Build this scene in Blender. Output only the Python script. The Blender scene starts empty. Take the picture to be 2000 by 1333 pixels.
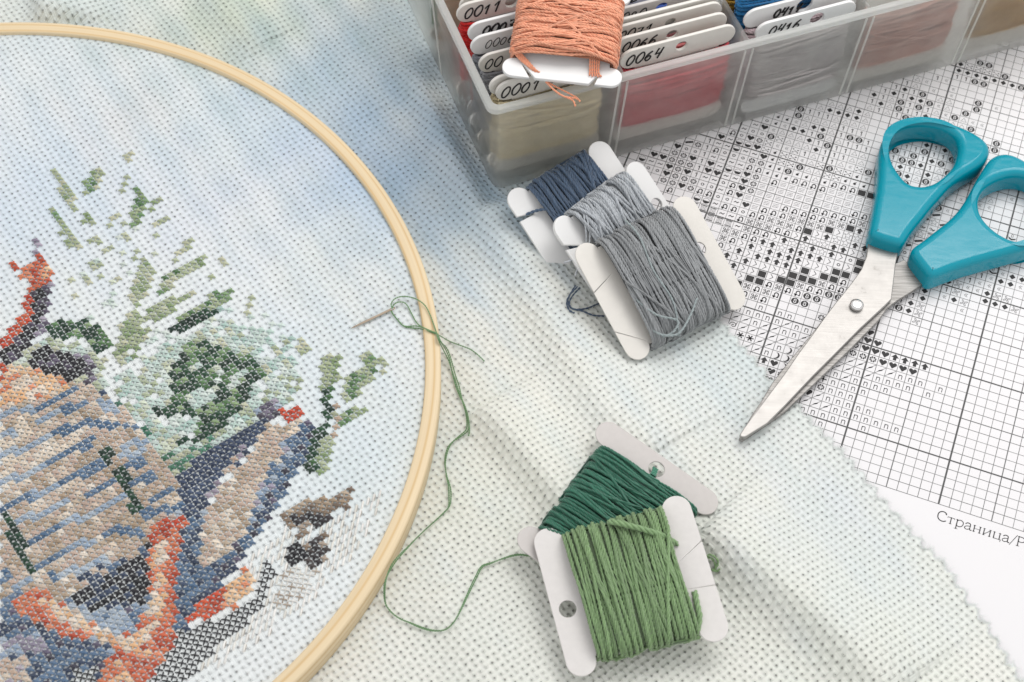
import bpy, bmesh, math, random
import numpy as np
from mathutils import Matrix, Vector
from mathutils.geometry import tessellate_polygon

# ------------------------------------------------------------------ camera, light, exposure (1 unit = 1 cm)
scene = bpy.context.scene
CAM = np.array([0.0, -25.430739, 38.434682])
ROT = np.array([[0.998915410, -0.046561821, 0.0],
                [0.038831251, 0.833067402, -0.551806885],
                [0.025693133, 0.551208401, 0.833971919]])
FPX = 3264.85
cam_d = bpy.data.cameras.new('camera')
cam_d.sensor_width = 36.0
cam_d.lens = 36.0 * FPX / 2000.0
cam_d.clip_start = 0.5
cam_d.clip_end = 600.0
cam_d.dof.use_dof = True
cam_d.dof.focus_distance = 45.4
cam_d.dof.aperture_fstop = 0.26
cam = bpy.data.objects.new('camera', cam_d)
scene.collection.objects.link(cam)
M4 = Matrix([list(ROT[i]) + [CAM[i]] for i in range(3)] + [[0, 0, 0, 1]])
cam.matrix_world = M4
scene.camera = cam

world = bpy.data.worlds.new('World')
scene.world = world
world.use_nodes = True
bg = world.node_tree.nodes['Background']
bg.inputs[0].default_value = (0.99, 0.985, 0.99, 1)
bg.inputs[1].default_value = 0.84

def area(name, loc, target, size, power, color):
    l = bpy.data.lights.new(name, 'AREA')
    l.shape = 'RECTANGLE'
    l.size, l.size_y = size
    l.energy = power
    l.color = color
    o = bpy.data.objects.new(name, l)
    scene.collection.objects.link(o)
    o.location = loc
    d = Vector(target) - Vector(loc)
    o.rotation_euler = d.to_track_quat('-Z', 'Y').to_euler()
    return o
area('softbox', (24, 31, 60), (24, 31.01, 0), (42, 40), 30500, (1.0, 0.98, 0.955))

vs = scene.view_settings
vs.view_transform = 'Standard'
vs.look = 'None'
vs.exposure = 0.06
vs.gamma = 1.0
vs.use_curve_mapping = False

# ------------------------------------------------------------------ helpers
rng = np.random.default_rng(7)
random.seed(7)

def at(px, py, z=0.0):
    """point on the horizontal plane at height z seen at photograph pixel (2000 wide)"""
    d = ROT @ np.array([(px - 1000) / FPX, -(py - 666.5) / FPX, -1.0])
    return CAM + d * ((z - CAM[2]) / d[2])

def proj(P):
    d = (np.asarray(P, float) - CAM) @ ROT
    return np.stack([1000 + FPX * d[:, 0] / -d[:, 2], 666.5 - FPX * d[:, 1] / -d[:, 2]], 1)

def srgb(h):
    c = [int(h[i:i + 2], 16) / 255 for i in (0, 2, 4)]
    return tuple((x / 12.92 if x <= 0.04045 else ((x + 0.055) / 1.055) ** 2.4) for x in c)

def finish(o, mat, parent, smooth=False):
    scene.collection.objects.link(o)
    if mat: o.data.materials.append(mat)
    if parent: o.parent = parent
    if smooth:
        o.data.polygons.foreach_set('use_smooth', [True] * len(o.data.polygons))
    return o

def quads(name, V, F, mat, parent=None, smooth=True, col=None, uv=None):
    """fast mesh of quads from numpy arrays; col = per-vertex colour, uv = per-vertex uv"""
    me = bpy.data.meshes.new(name)
    V = np.asarray(V, np.float32); F = np.asarray(F, np.int32)
    me.vertices.add(len(V)); me.vertices.foreach_set('co', V.ravel())
    me.loops.add(F.size); me.loops.foreach_set('vertex_index', F.ravel())
    me.polygons.add(len(F))
    me.polygons.foreach_set('loop_start', np.arange(0, F.size, 4, dtype=np.int32))
    if uv is not None:
        l = me.uv_layers.new(name='UVMap')
        l.data.foreach_set('uv', np.asarray(uv, np.float32)[F.ravel()].ravel())
    if col is not None:
        a = me.color_attributes.new('tint', 'FLOAT_COLOR', 'POINT')
        c = np.ones((len(V), 4), np.float32); c[:, :3] = col
        a.data.foreach_set('color', c.ravel())
    me.update(calc_edges=True); me.validate()
    return finish(bpy.data.objects.new(name, me), mat, parent, smooth)

def poly(name, V, F, mat, parent=None, smooth=False):
    me = bpy.data.meshes.new(name)
    me.from_pydata([tuple(map(float, v)) for v in V], [], [tuple(int(i) for i in f) for f in F])
    me.update()
    return finish(bpy.data.objects.new(name, me), mat, parent, smooth)

def empty(name, loc=(0, 0, 0)):
    o = bpy.data.objects.new(name, None)
    o.empty_display_size = 0.5
    o.location = tuple(map(float, loc))
    scene.collection.objects.link(o)
    return o

def keep(child, parent):
    """parent without moving (meshes are modelled in world coordinates)"""
    child.parent = parent
    child.matrix_parent_inverse = Matrix.Translation(-Vector(parent.location))
    return child

def tag(o, label=None, cat=None, group=None, kind=None):
    if label: o['label'] = label
    if cat: o['category'] = cat
    if group: o['group'] = group
    if kind: o['kind'] = kind
    return o

def smooth_curve(P, n=8, closed=False):
    """Catmull-Rom resampling"""
    P = np.asarray(P, float)
    m = len(P)
    out = []
    rngi = range(m) if closed else range(m - 1)
    for i in rngi:
        if closed:
            a, b, c, d = P[(i - 1) % m], P[i], P[(i + 1) % m], P[(i + 2) % m]
        else:
            a, b, c, d = P[max(i - 1, 0)], P[i], P[i + 1], P[min(i + 2, m - 1)]
        for t in np.arange(n) / n:
            out.append(0.5 * (2 * b + (c - a) * t + (2 * a - 5 * b + 4 * c - d) * t * t + (3 * b - a - 3 * c + d) * t ** 3))
    if not closed: out.append(P[-1])
    return np.array(out)

def soften(L, step, it):
    """even spacing round a closed outline, corners eased"""
    L = np.asarray(L, float)
    C = np.r_[L, L[:1]]
    s = np.concatenate([[0], np.cumsum(np.linalg.norm(np.diff(C, axis=0), axis=1))])
    n = int(s[-1] / step)
    t = np.arange(n) * s[-1] / n
    Q = np.stack([np.interp(t, s, C[:, k]) for k in (0, 1)], 1)
    for _ in range(it): Q = Q * .5 + (np.roll(Q, 1, 0) + np.roll(Q, -1, 0)) * .25
    return Q

def frames(C, closed):
    """tangent, normal, binormal along centre line C (n,3)"""
    if closed:
        T = np.roll(C, -1, 0) - np.roll(C, 1, 0)
    else:
        T = np.gradient(C, axis=0)
    T /= np.linalg.norm(T, axis=1)[:, None] + 1e-12
    N = np.zeros_like(T)
    r = np.array([0, 0, 1.0]) if abs(T[0, 2]) < 0.9 else np.array([1.0, 0, 0])
    v = r - T[0] * (r @ T[0]); v /= np.linalg.norm(v); N[0] = v
    for i in range(1, len(T)):
        v = N[i - 1] - T[i] * (N[i - 1] @ T[i])
        N[i] = v / (np.linalg.norm(v) + 1e-12)
    return T, N, np.cross(T, N)

class Tubes:
    def __init__(self):
        self.V, self.F, self.C, self.n = [], [], [], 0
    def add(self, C, r, sides=5, closed=False, color=None, flat=1.0, frame=None):
        C = np.asarray(C, float); n = len(C)
        T, N, B = frame if frame is not None else frames(C, closed)
        r = np.broadcast_to(np.asarray(r, float), (n,))[:, None, None]
        a = np.arange(sides) * 2 * np.pi / sides
        ring = np.cos(a)[None, :, None] * N[:, None, :] * flat + np.sin(a)[None, :, None] * B[:, None, :]
        V = (C[:, None, :] + r * ring).reshape(-1, 3)
        m = n if closed else n - 1
        i = np.arange(m)[:, None]; j = np.arange(sides)[None, :]
        i2 = (i + 1) % n; j2 = (j + 1) % sides
        F = np.stack([i * sides + j, i * sides + j2, i2 * sides + j2, i2 * sides + j], -1).reshape(-1, 4)
        self.V.append(V); self.F.append(F + self.n)
        if color is not None: self.C.append(np.broadcast_to(np.asarray(color, float), (len(V), 3)))
        self.n += len(V)
    def plies(self, C, r_all, pitch, nply=2, sides=4, closed=False, color=None, phase=0.0, jitter=0.0):
        """a strand twisted out of nply yarns"""
        C = np.asarray(C, float)
        T, N, B = frames(C, closed)
        seg = np.linalg.norm(np.diff(C, axis=0), axis=1)
        s = np.concatenate([[0], np.cumsum(seg)])
        if closed:
            tot = s[-1] + np.linalg.norm(C[0] - C[-1])
            pitch = tot / max(1, round(tot / pitch))
        rp = r_all * (0.56 if nply == 2 else 0.50 if nply == 3 else 0.44)
        ro = r_all - rp
        for k in range(nply):
            a = phase + 2 * np.pi * (s / pitch + k / nply)
            P = C + ro * (np.cos(a)[:, None] * N + np.sin(a)[:, None] * B)
            c = None
            if color is not None:
                c = np.asarray(color) * (1 + jitter * rng.uniform(-1, 1))
            self.add(P, rp, sides, closed, c)
    def build(self, name, mat, parent=None):
        return quads(name, np.concatenate(self.V), np.concatenate(self.F), mat, parent, True,
                     np.concatenate(self.C) if self.C else None)

def prism(name, outer, holes, z0, z1, mat, parent=None, xf=None, bevel=0.0, seg=2):
    """extruded flat shape with holes and rounded rims; xf maps (x,y,z) -> world"""
    loops = [np.asarray(outer, float)] + [np.asarray(h, float) for h in holes]
    def area2(L): return np.sum(L[:, 0] * np.roll(L[:, 1], -1) - np.roll(L[:, 0], -1) * L[:, 1])
    if area2(loops[0]) < 0: loops[0] = loops[0][::-1]
    for k in range(1, len(loops)):
        if area2(loops[k]) > 0: loops[k] = loops[k][::-1]
    def inset(L, d):
        if d == 0: return L
        e = np.roll(L, -1, 0) - L
        e /= np.linalg.norm(e, axis=1)[:, None] + 1e-12
        n = np.stack([-e[:, 1], e[:, 0]], 1)
        m = n + np.roll(n, 1, 0)
        m /= np.linalg.norm(m, axis=1)[:, None] + 1e-9
        k = np.clip(np.sum(m * n, 1), 0.5, 1)
        return L + m * (d / k)[:, None]
    if bevel > 0:
        prof = []
        for i in range(seg + 1):
            t = math.pi / 2 * i / seg
            prof.append((bevel * (1 - math.sin(math.pi / 2 - t)) , z0 + bevel * (1 - math.cos(math.pi / 2 - t))))
        lo = [(bevel * (1 - math.cos(t)), z0 + bevel * (1 - math.sin(t))) for t in np.linspace(math.pi / 2, 0, seg + 1)]
        hi = [(bevel * (1 - math.cos(t)), z1 - bevel * (1 - math.sin(t))) for t in np.linspace(0, math.pi / 2, seg + 1)]
        prof = lo + hi
    else:
        prof = [(0, z0), (0, z1)]
    V, F = [], []
    base = 0
    firsts, lasts = [], []
    for L in loops:
        n = len(L)
        for (d, z) in prof:
            P = inset(L, d)
            V += [(p[0], p[1], z) for p in P]
        for k in range(len(prof) - 1):
            for i in range(n):
                j = (i + 1) % n
                F.append((base + k * n + i, base + k * n + j, base + (k + 1) * n + j, base + (k + 1) * n + i))
        firsts.append(base); lasts.append(base + (len(prof) - 1) * n)
        base += n * len(prof)
    idx_lo, idx_hi, pl = [], [], []
    for L, f0, l0 in zip(loops, firsts, lasts):
        n = len(L)
        idx_lo += list(range(f0, f0 + n)); idx_hi += list(range(l0, l0 + n))
        pl.append([Vector((V[l0 + i][0], V[l0 + i][1], 0)) for i in range(n)])
    tris = tessellate_polygon(pl)
    for t in tris:
        p = [V[idx_hi[i]] for i in t]
        a = (p[1][0] - p[0][0]) * (p[2][1] - p[0][1]) - (p[2][0] - p[0][0]) * (p[1][1] - p[0][1])
        if a < 0: t = (t[0], t[2], t[1])
        F.append(tuple(idx_hi[i] for i in t))
        F.append((idx_lo[t[0]], idx_lo[t[2]], idx_lo[t[1]]))
    if xf is not None: V = [xf(np.array(v)) for v in V]
    o = poly(name, V, F, mat, parent)
    if bevel > 0:
        o.data.polygons.foreach_set('use_smooth', [len(p.vertices) == 4 for p in o.data.polygons])
    return o

# ------------------------------------------------------------------ materials
def material(name):
    m = bpy.data.materials.new(name)
    m.use_nodes = True
    return m, m.node_tree, m.node_tree.nodes['Principled BSDF']

def node(nt, t, **kw):
    n = nt.nodes.new(t)
    for k, v in kw.items(): setattr(n, k, v)
    return n

def math_n(nt, op, a, b=None, c=None):
    n = node(nt, 'ShaderNodeMath', operation=op)
    for i, x in enumerate((a, b, c)):
        if x is None: continue
        if isinstance(x, (int, float)): n.inputs[i].default_value = x
        else: nt.links.new(x, n.inputs[i])
    return n.outputs[0]

def simple(name, col, rough=0.6, metal=0.0, bump=0.0, scale=30.0, vary=0.0, sheen=0.0, coat=0.0, spec=0.5):
    m, nt, b = material(name)
    b.inputs['Base Color'].default_value = (*col, 1)
    b.inputs['Roughness'].default_value = rough
    b.inputs['Metallic'].default_value = metal
    b.inputs['Specular IOR Level'].default_value = spec
    if sheen: b.inputs['Sheen Weight'].default_value = sheen
    if coat:
        b.inputs['Coat Weight'].default_value = coat
        b.inputs['Coat Roughness'].default_value = 0.08
    if bump or vary:
        tc = node(nt, 'ShaderNodeTexCoord')
        nz = node(nt, 'ShaderNodeTexNoise')
        nz.inputs['Scale'].default_value = scale
        nz.inputs['Detail'].default_value = 4
        nt.links.new(tc.outputs['Object'], nz.inputs['Vector'])
        if vary:
            mx = node(nt, 'ShaderNodeMix', data_type='RGBA')
            mx.inputs[6].default_value = (*[c * (1 - vary) for c in col], 1)
            mx.inputs[7].default_value = (*[min(1, c * (1 + vary)) for c in col], 1)
            nt.links.new(nz.outputs[0], mx.inputs[0])
            nt.links.new(mx.outputs[2], b.inputs['Base Color'])
        if bump:
            bp = node(nt, 'ShaderNodeBump')
            bp.inputs['Strength'].default_value = bump
            bp.inputs['Distance'].default_value = 0.02
            nt.links.new(nz.outputs[0], bp.inputs['Height'])
            nt.links.new(bp.outputs[0], b.inputs['Normal'])
    return m

def thread_mat(name, col=None, attr=False, gloss=0.42):
    """stranded cotton: soft sheen, fine fibre bump"""
    m, nt, b = material(name)
    b.inputs['Roughness'].default_value = gloss
    b.inputs['Specular IOR Level'].default_value = 0.45
    b.inputs['Sheen Weight'].default_value = 0.25
    b.inputs['Sheen Roughness'].default_value = 0.5
    tc = node(nt, 'ShaderNodeTexCoord')
    nz = node(nt, 'ShaderNodeTexNoise')
    nz.inputs['Scale'].default_value = 22
    nt.links.new(tc.outputs['Object'], nz.inputs['Vector'])
    mr = node(nt, 'ShaderNodeMapRange')
    mr.inputs['To Min'].default_value = 0.70; mr.inputs['To Max'].default_value = 1.06
    nt.links.new(nz.outputs[0], mr.inputs['Value'])
    mul = node(nt, 'ShaderNodeMix', data_type='RGBA', blend_type='MULTIPLY')
    mul.inputs[0].default_value = 1.0
    if attr:
        at_ = node(nt, 'ShaderNodeVertexColor', layer_name='tint')
        nt.links.new(at_.outputs[0], mul.inputs[6])
    else:
        mul.inputs[6].default_value = (*col, 1)
    nt.links.new(mr.outputs[0], mul.inputs[7])
    nt.links.new(mul.outputs[2], b.inputs['Base Color'])
    return m

M_card = simple('matte_card', (0.68, 0.656, 0.637), 0.75, bump=0.12, scale=7, vary=0.06)
M_greycard = simple('grey_card', (0.57, 0.54, 0.52), 0.8, bump=0.12, scale=7, vary=0.06)
M_ivory = simple('ivory_plastic_card', (0.69, 0.665, 0.62), 0.42, bump=0.06, scale=5, vary=0.05)
M_plastic = simple('white_plastic', (0.77, 0.77, 0.765), 0.35, bump=0.04, scale=10)
M_ink = simple('black_marker', (0.012, 0.011, 0.012), 0.45)
M_print = simple('printer_ink', (0.022, 0.021, 0.022), 0.7)
M_line = simple('printed_line', (0.13, 0.13, 0.13), 0.7)
M_bold = simple('printed_bold_line', (0.075, 0.075, 0.075), 0.7)
M_faint = simple('printed_faint', (0.24, 0.24, 0.24), 0.7)
M_teal = simple('teal_plastic', (0.0, 0.26, 0.345), 0.13, bump=0.05, scale=4, spec=0.36)
M_steel = None
M_rivet = simple('polished_steel', (0.74, 0.73, 0.72), 0.16, metal=1.0, bump=0.1, scale=9)
M_needle = simple('needle_metal', (0.50, 0.42, 0.33), 0.25, metal=1.0)

def brushed(name, lo, hi, ang, sx, sy, rough, metal, spots):
    """ground steel: fine lines along one direction, a few dull specks"""
    m, nt, b = material(name)
    b.inputs['Metallic'].default_value = metal
    tc = node(nt, 'ShaderNodeTexCoord')
    mp = node(nt, 'ShaderNodeMapping')
    mp.inputs['Rotation'].default_value = (0, 0, math.radians(ang))
    mp.inputs['Scale'].default_value = (sx, sy, 1)
    nz = node(nt, 'ShaderNodeTexNoise'); nz.inputs['Scale'].default_value = 1.0; nz.inputs['Detail'].default_value = 5
    nt.links.new(tc.outputs['Object'], mp.inputs[0]); nt.links.new(mp.outputs[0], nz.inputs['Vector'])
    cr = node(nt, 'ShaderNodeValToRGB')
    cr.color_ramp.elements[0].color = (*lo, 1); cr.color_ramp.elements[0].position = 0.35
    cr.color_ramp.elements[1].color = (*hi, 1); cr.color_ramp.elements[1].position = 0.65
    nt.links.new(nz.outputs[0], cr.inputs[0])
    n2 = node(nt, 'ShaderNodeTexNoise'); n2.inputs['Scale'].default_value = 2.6; n2.inputs['Detail'].default_value = 6; n2.inputs['Roughness'].default_value = .7
    nt.links.new(tc.outputs['Object'], n2.inputs['Vector'])
    sp = node(nt, 'ShaderNodeMapRange'); sp.inputs['From Min'].default_value = .62; sp.inputs['From Max'].default_value = .80
    nt.links.new(n2.outputs[0], sp.inputs['Value'])
    mx = node(nt, 'ShaderNodeMix', data_type='RGBA'); mx.inputs[7].default_value = (lo[0] * .5, lo[1] * .48, lo[2] * .44, 1)
    nt.links.new(math_n(nt, 'MULTIPLY', sp.outputs[0], spots), mx.inputs[0]); nt.links.new(cr.outputs[0], mx.inputs[6])
    nt.links.new(mx.outputs[2], b.inputs['Base Color'])
    nt.links.new(math_n(nt, 'MULTIPLY_ADD', n2.outputs[0], .16, rough - .08), b.inputs['Roughness'])
    bp = node(nt, 'ShaderNodeBump'); bp.inputs['Strength'].default_value = 0.25; bp.inputs['Distance'].default_value = 0.01
    nt.links.new(nz.outputs[0], bp.inputs['Height']); nt.links.new(bp.outputs[0], b.inputs['Normal'])
    return m
M_steel = brushed('satin_steel', (0.355, 0.342, 0.328), (0.38, 0.367, 0.352), -50, 1.0, 22, 0.46, 0.75, .8)
M_brushed = brushed('brushed_steel', (0.19, 0.182, 0.172), (0.36, 0.348, 0.335), -18, 1.2, 34, 0.48, 0.65, .4)

def scuffed(m, amt):
    nt = m.node_tree; b = nt.nodes['Principled BSDF']
    tc = node(nt, 'ShaderNodeTexCoord')
    mp = node(nt, 'ShaderNodeMapping'); mp.inputs['Rotation'].default_value = (0, 0, .9); mp.inputs['Scale'].default_value = (1.2, 5, 3)
    nz = node(nt, 'ShaderNodeTexNoise'); nz.inputs['Scale'].default_value = 1.3; nz.inputs['Detail'].default_value = 8; nz.inputs['Roughness'].default_value = .72
    nt.links.new(tc.outputs['Object'], mp.inputs[0]); nt.links.new(mp.outputs[0], nz.inputs['Vector'])
    r = node(nt, 'ShaderNodeMapRange'); r.inputs['From Min'].default_value = .45; r.inputs['From Max'].default_value = .75
    r.inputs['To Min'].default_value = b.inputs['Roughness'].default_value; r.inputs['To Max'].default_value = b.inputs['Roughness'].default_value + amt
    nt.links.new(nz.outputs[0], r.inputs['Value']); nt.links.new(r.outputs[0], b.inputs['Roughness'])
scuffed(M_teal, .30)
def hoop_wood(name):
    """pale beech bent into a ring: grain follows the arc (uv: x along the arc, y across)"""
    m, nt, b = material(name)
    b.inputs['Roughness'].default_value = 0.5
    uv = node(nt, 'ShaderNodeUVMap', uv_map='UVMap')
    mp = node(nt, 'ShaderNodeMapping'); mp.inputs['Scale'].default_value = (0.11, 7.0, 1)
    nt.links.new(uv.outputs[0], mp.inputs[0])
    nz = node(nt, 'ShaderNodeTexNoise'); nz.inputs['Scale'].default_value = 1.6; nz.inputs['Detail'].default_value = 3; nz.inputs['Distortion'].default_value = 0.6
    nt.links.new(mp.outputs[0], nz.inputs['Vector'])
    wv = node(nt, 'ShaderNodeTexWave', wave_type='BANDS', bands_direction='Y')
    wv.inputs['Scale'].default_value = 0.20; wv.inputs['Distortion'].default_value = 7.0; wv.inputs['Detail'].default_value = 2; wv.inputs['Detail Scale'].default_value = 0.7
    nt.links.new(mp.outputs[0], wv.inputs['Vector'])
    cr = node(nt, 'ShaderNodeValToRGB')
    e = cr.color_ramp.elements
    e[0].position = 0.0; e[0].color = (0.64, 0.46, 0.24, 1)
    e[1].position = 0.55; e[1].color = (0.72, 0.59, 0.39, 1)
    k = e.new(0.16); k.color = (0.70, 0.56, 0.355, 1)
    nt.links.new(wv.outputs[0], cr.inputs[0])
    mx = node(nt, 'ShaderNodeMix', data_type='RGBA'); mx.blend_type = 'MULTIPLY'; mx.inputs[0].default_value = 0.55
    c2 = node(nt, 'ShaderNodeValToRGB')
    c2.color_ramp.elements[0].position = 0.3; c2.color_ramp.elements[0].color = (0.85, 0.80, 0.74, 1)
    c2.color_ramp.elements[1].position = 0.7; c2.color_ramp.elements[1].color = (1.04, 1.02, 1.0, 1)
    nt.links.new(nz.outputs[0], c2.inputs[0])
    nt.links.new(cr.outputs[0], mx.inputs[6]); nt.links.new(c2.outputs[0], mx.inputs[7])
    nt.links.new(mx.outputs[2], b.inputs['Base Color'])
    bp = node(nt, 'ShaderNodeBump'); bp.inputs['Strength'].default_value = 0.12; bp.inputs['Distance'].default_value = 0.02
    nt.links.new(nz.outputs[0], bp.inputs['Height']); nt.links.new(bp.outputs[0], b.inputs['Normal'])
    return m
M_hoop = hoop_wood('beech_wood')

def table_wood():
    m, nt, b = material('dark_wood')
    b.inputs['Roughness'].default_value = 0.6
    tc = node(nt, 'ShaderNodeTexCoord')
    mp = node(nt, 'ShaderNodeMapping'); mp.inputs['Scale'].default_value = (0.5, 0.06, 1)
    nz = node(nt, 'ShaderNodeTexNoise'); nz.inputs['Scale'].default_value = 3; nz.inputs['Detail'].default_value = 6
    nt.links.new(tc.outputs['Object'], mp.inputs[0]); nt.links.new(mp.outputs[0], nz.inputs['Vector'])
    cr = node(nt, 'ShaderNodeValToRGB')
    cr.color_ramp.elements[0].color = (0.035, 0.02, 0.012, 1); cr.color_ramp.elements[1].color = (0.12, 0.065, 0.035, 1)
    nt.links.new(nz.outputs[0], cr.inputs[0]); nt.links.new(cr.outputs[0], b.inputs['Base Color'])
    return m
M_table = table_wood()

def paper_mat():
    m = simple('white_paper', (0.74, 0.73, 0.74), 0.8, bump=0.05, scale=25)
    return m
M_paper = paper_mat()

def aida_mat():
    """14-count aida: real holes between the thread blocks (transparent), woven relief from bump"""
    m, nt, b = material('aida_weave')
    out = nt.nodes['Material Output']
    b.inputs['Roughness'].default_value = 0.9
    b.inputs['Specular IOR Level'].default_value = 0.15
    b.inputs['Sheen Weight'].default_value = 0.15
    uv = node(nt, 'ShaderNodeUVMap', uv_map='UVMap')
    sp = node(nt, 'ShaderNodeSeparateXYZ')
    # slight irregularity of the weave
    wob = node(nt, 'ShaderNodeTexNoise'); wob.inputs['Scale'].default_value = 0.55; wob.inputs['Detail'].default_value = 1
    nt.links.new(uv.outputs[0], wob.inputs['Vector'])
    wo = node(nt, 'ShaderNodeVectorMath', operation='MULTIPLY_ADD')
    nt.links.new(wob.outputs[1], wo.inputs[0]); wo.inputs[1].default_value = (0.30, 0.30, 0); nt.links.new(uv.outputs[0], wo.inputs[2])
    nt.links.new(wo.outputs[0], sp.inputs[0])
    u, v = sp.outputs[0], sp.outputs[1]
    fu, fv = math_n(nt, 'FRACT', u), math_n(nt, 'FRACT', v)
    # hole at lattice corners
    hu = math_n(nt, 'SUBTRACT', math_n(nt, 'FRACT', math_n(nt, 'ADD', u, 0.5)), 0.5)
    hv = math_n(nt, 'SUBTRACT', math_n(nt, 'FRACT', math_n(nt, 'ADD', v, 0.5)), 0.5)
    d2 = math_n(nt, 'ADD', math_n(nt, 'MULTIPLY', hu, hu), math_n(nt, 'MULTIPLY', hv, hv))
    d = math_n(nt, 'SQRT', d2)
    cell = node(nt, 'ShaderNodeCombineXYZ')
    nt.links.new(math_n(nt, 'FLOOR', math_n(nt, 'ADD', u, 0.5)), cell.inputs[0])
    nt.links.new(math_n(nt, 'FLOOR', math_n(nt, 'ADD', v, 0.5)), cell.inputs[1])
    wn = node(nt, 'ShaderNodeTexWhiteNoise', noise_dimensions='3D')
    nt.links.new(cell.outputs[0], wn.inputs['Vector'])
    rad = math_n(nt, 'MULTIPLY_ADD', math_n(nt, 'POWER', wn.outputs[0], 1.6), 0.090, 0.070)
    hole = math_n(nt, 'MULTIPLY', math_n(nt, 'LESS_THAN', d, rad), 0.62)
    # weave relief
    chk = math_n(nt, 'MODULO', math_n(nt, 'ABSOLUTE', math_n(nt, 'ADD', math_n(nt, 'FLOOR', u), math_n(nt, 'FLOOR', v))), 2.0)
    wu = math_n(nt, 'POWER', math_n(nt, 'SINE', math_n(nt, 'MULTIPLY', fu, math.pi)), 0.5)
    wv = math_n(nt, 'POWER', math_n(nt, 'SINE', math_n(nt, 'MULTIPLY', fv, math.pi)), 0.5)
    lu = math_n(nt, 'MULTIPLY', math_n(nt, 'SINE', math_n(nt, 'MULTIPLY', fu, math.pi * 8)), 0.10)
    lv = math_n(nt, 'MULTIPLY', math_n(nt, 'SINE', math_n(nt, 'MULTIPLY', fv, math.pi * 8)), 0.10)
    HV = math_n(nt, 'MULTIPLY', math_n(nt, 'ADD', wu, lu), math_n(nt, 'MULTIPLY_ADD', chk, 0.42, 0.58))
    HH = math_n(nt, 'MULTIPLY', math_n(nt, 'ADD', wv, lv), math_n(nt, 'MULTIPLY_ADD', chk, -0.42, 1.0))
    H = math_n(nt, 'MAXIMUM', HV, HH)
    dip = node(nt, 'ShaderNodeMapRange', interpolation_type='SMOOTHSTEP')
    dip.inputs['From Min'].default_value = 0.08; dip.inputs['From Max'].default_value = 0.30
    nt.links.new(d, dip.inputs['Value'])
    H2 = math_n(nt, 'MULTIPLY', H, dip.outputs[0])
    bp = node(nt, 'ShaderNodeBump'); bp.inputs['Strength'].default_value = 1.0; bp.inputs['Distance'].default_value = 0.062
    nt.links.new(H2, bp.inputs['Height']); nt.links.new(bp.outputs[0], b.inputs['Normal'])
    # hand-dyed base colour, slubby yarn
    tc = node(nt, 'ShaderNodeTexCoord')
    nz = node(nt, 'ShaderNodeTexNoise'); nz.inputs['Scale'].default_value = 9; nz.inputs['Detail'].default_value = 5
    nt.links.new(tc.outputs['Object'], nz.inputs['Vector'])
    mr = node(nt, 'ShaderNodeMapRange'); mr.inputs['To Min'].default_value = 0.93; mr.inputs['To Max'].default_value = 1.05
    nt.links.new(nz.outputs[0], mr.inputs['Value'])
    vc = node(nt, 'ShaderNodeVertexColor', layer_name='tint')
    mul = node(nt, 'ShaderNodeMix', data_type='RGBA', blend_type='MULTIPLY'); mul.inputs[0].default_value = 1.0
    nt.links.new(vc.outputs[0], mul.inputs[6]); nt.links.new(mr.outputs[0], mul.inputs[7])
    nt.links.new(mul.outputs[2], b.inputs['Base Color'])
    tr = node(nt, 'ShaderNodeBsdfTransparent')
    mix = node(nt, 'ShaderNodeMixShader')
    tl = node(nt, 'ShaderNodeBsdfTranslucent'); nt.links.new(mul.outputs[2], tl.inputs[0]); nt.links.new(bp.outputs[0], tl.inputs['Normal'])
    thin = node(nt, 'ShaderNodeMixShader'); thin.inputs[0].default_value = 0.06
    nt.links.new(b.outputs[0], thin.inputs[1]); nt.links.new(tl.outputs[0], thin.inputs[2])
    nt.links.new(hole, mix.inputs[0]); nt.links.new(thin.outputs[0], mix.inputs[1]); nt.links.new(tr.outputs[0], mix.inputs[2])
    nt.links.new(mix.outputs[0], out.inputs['Surface'])
    return m
M_aida = aida_mat()

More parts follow.
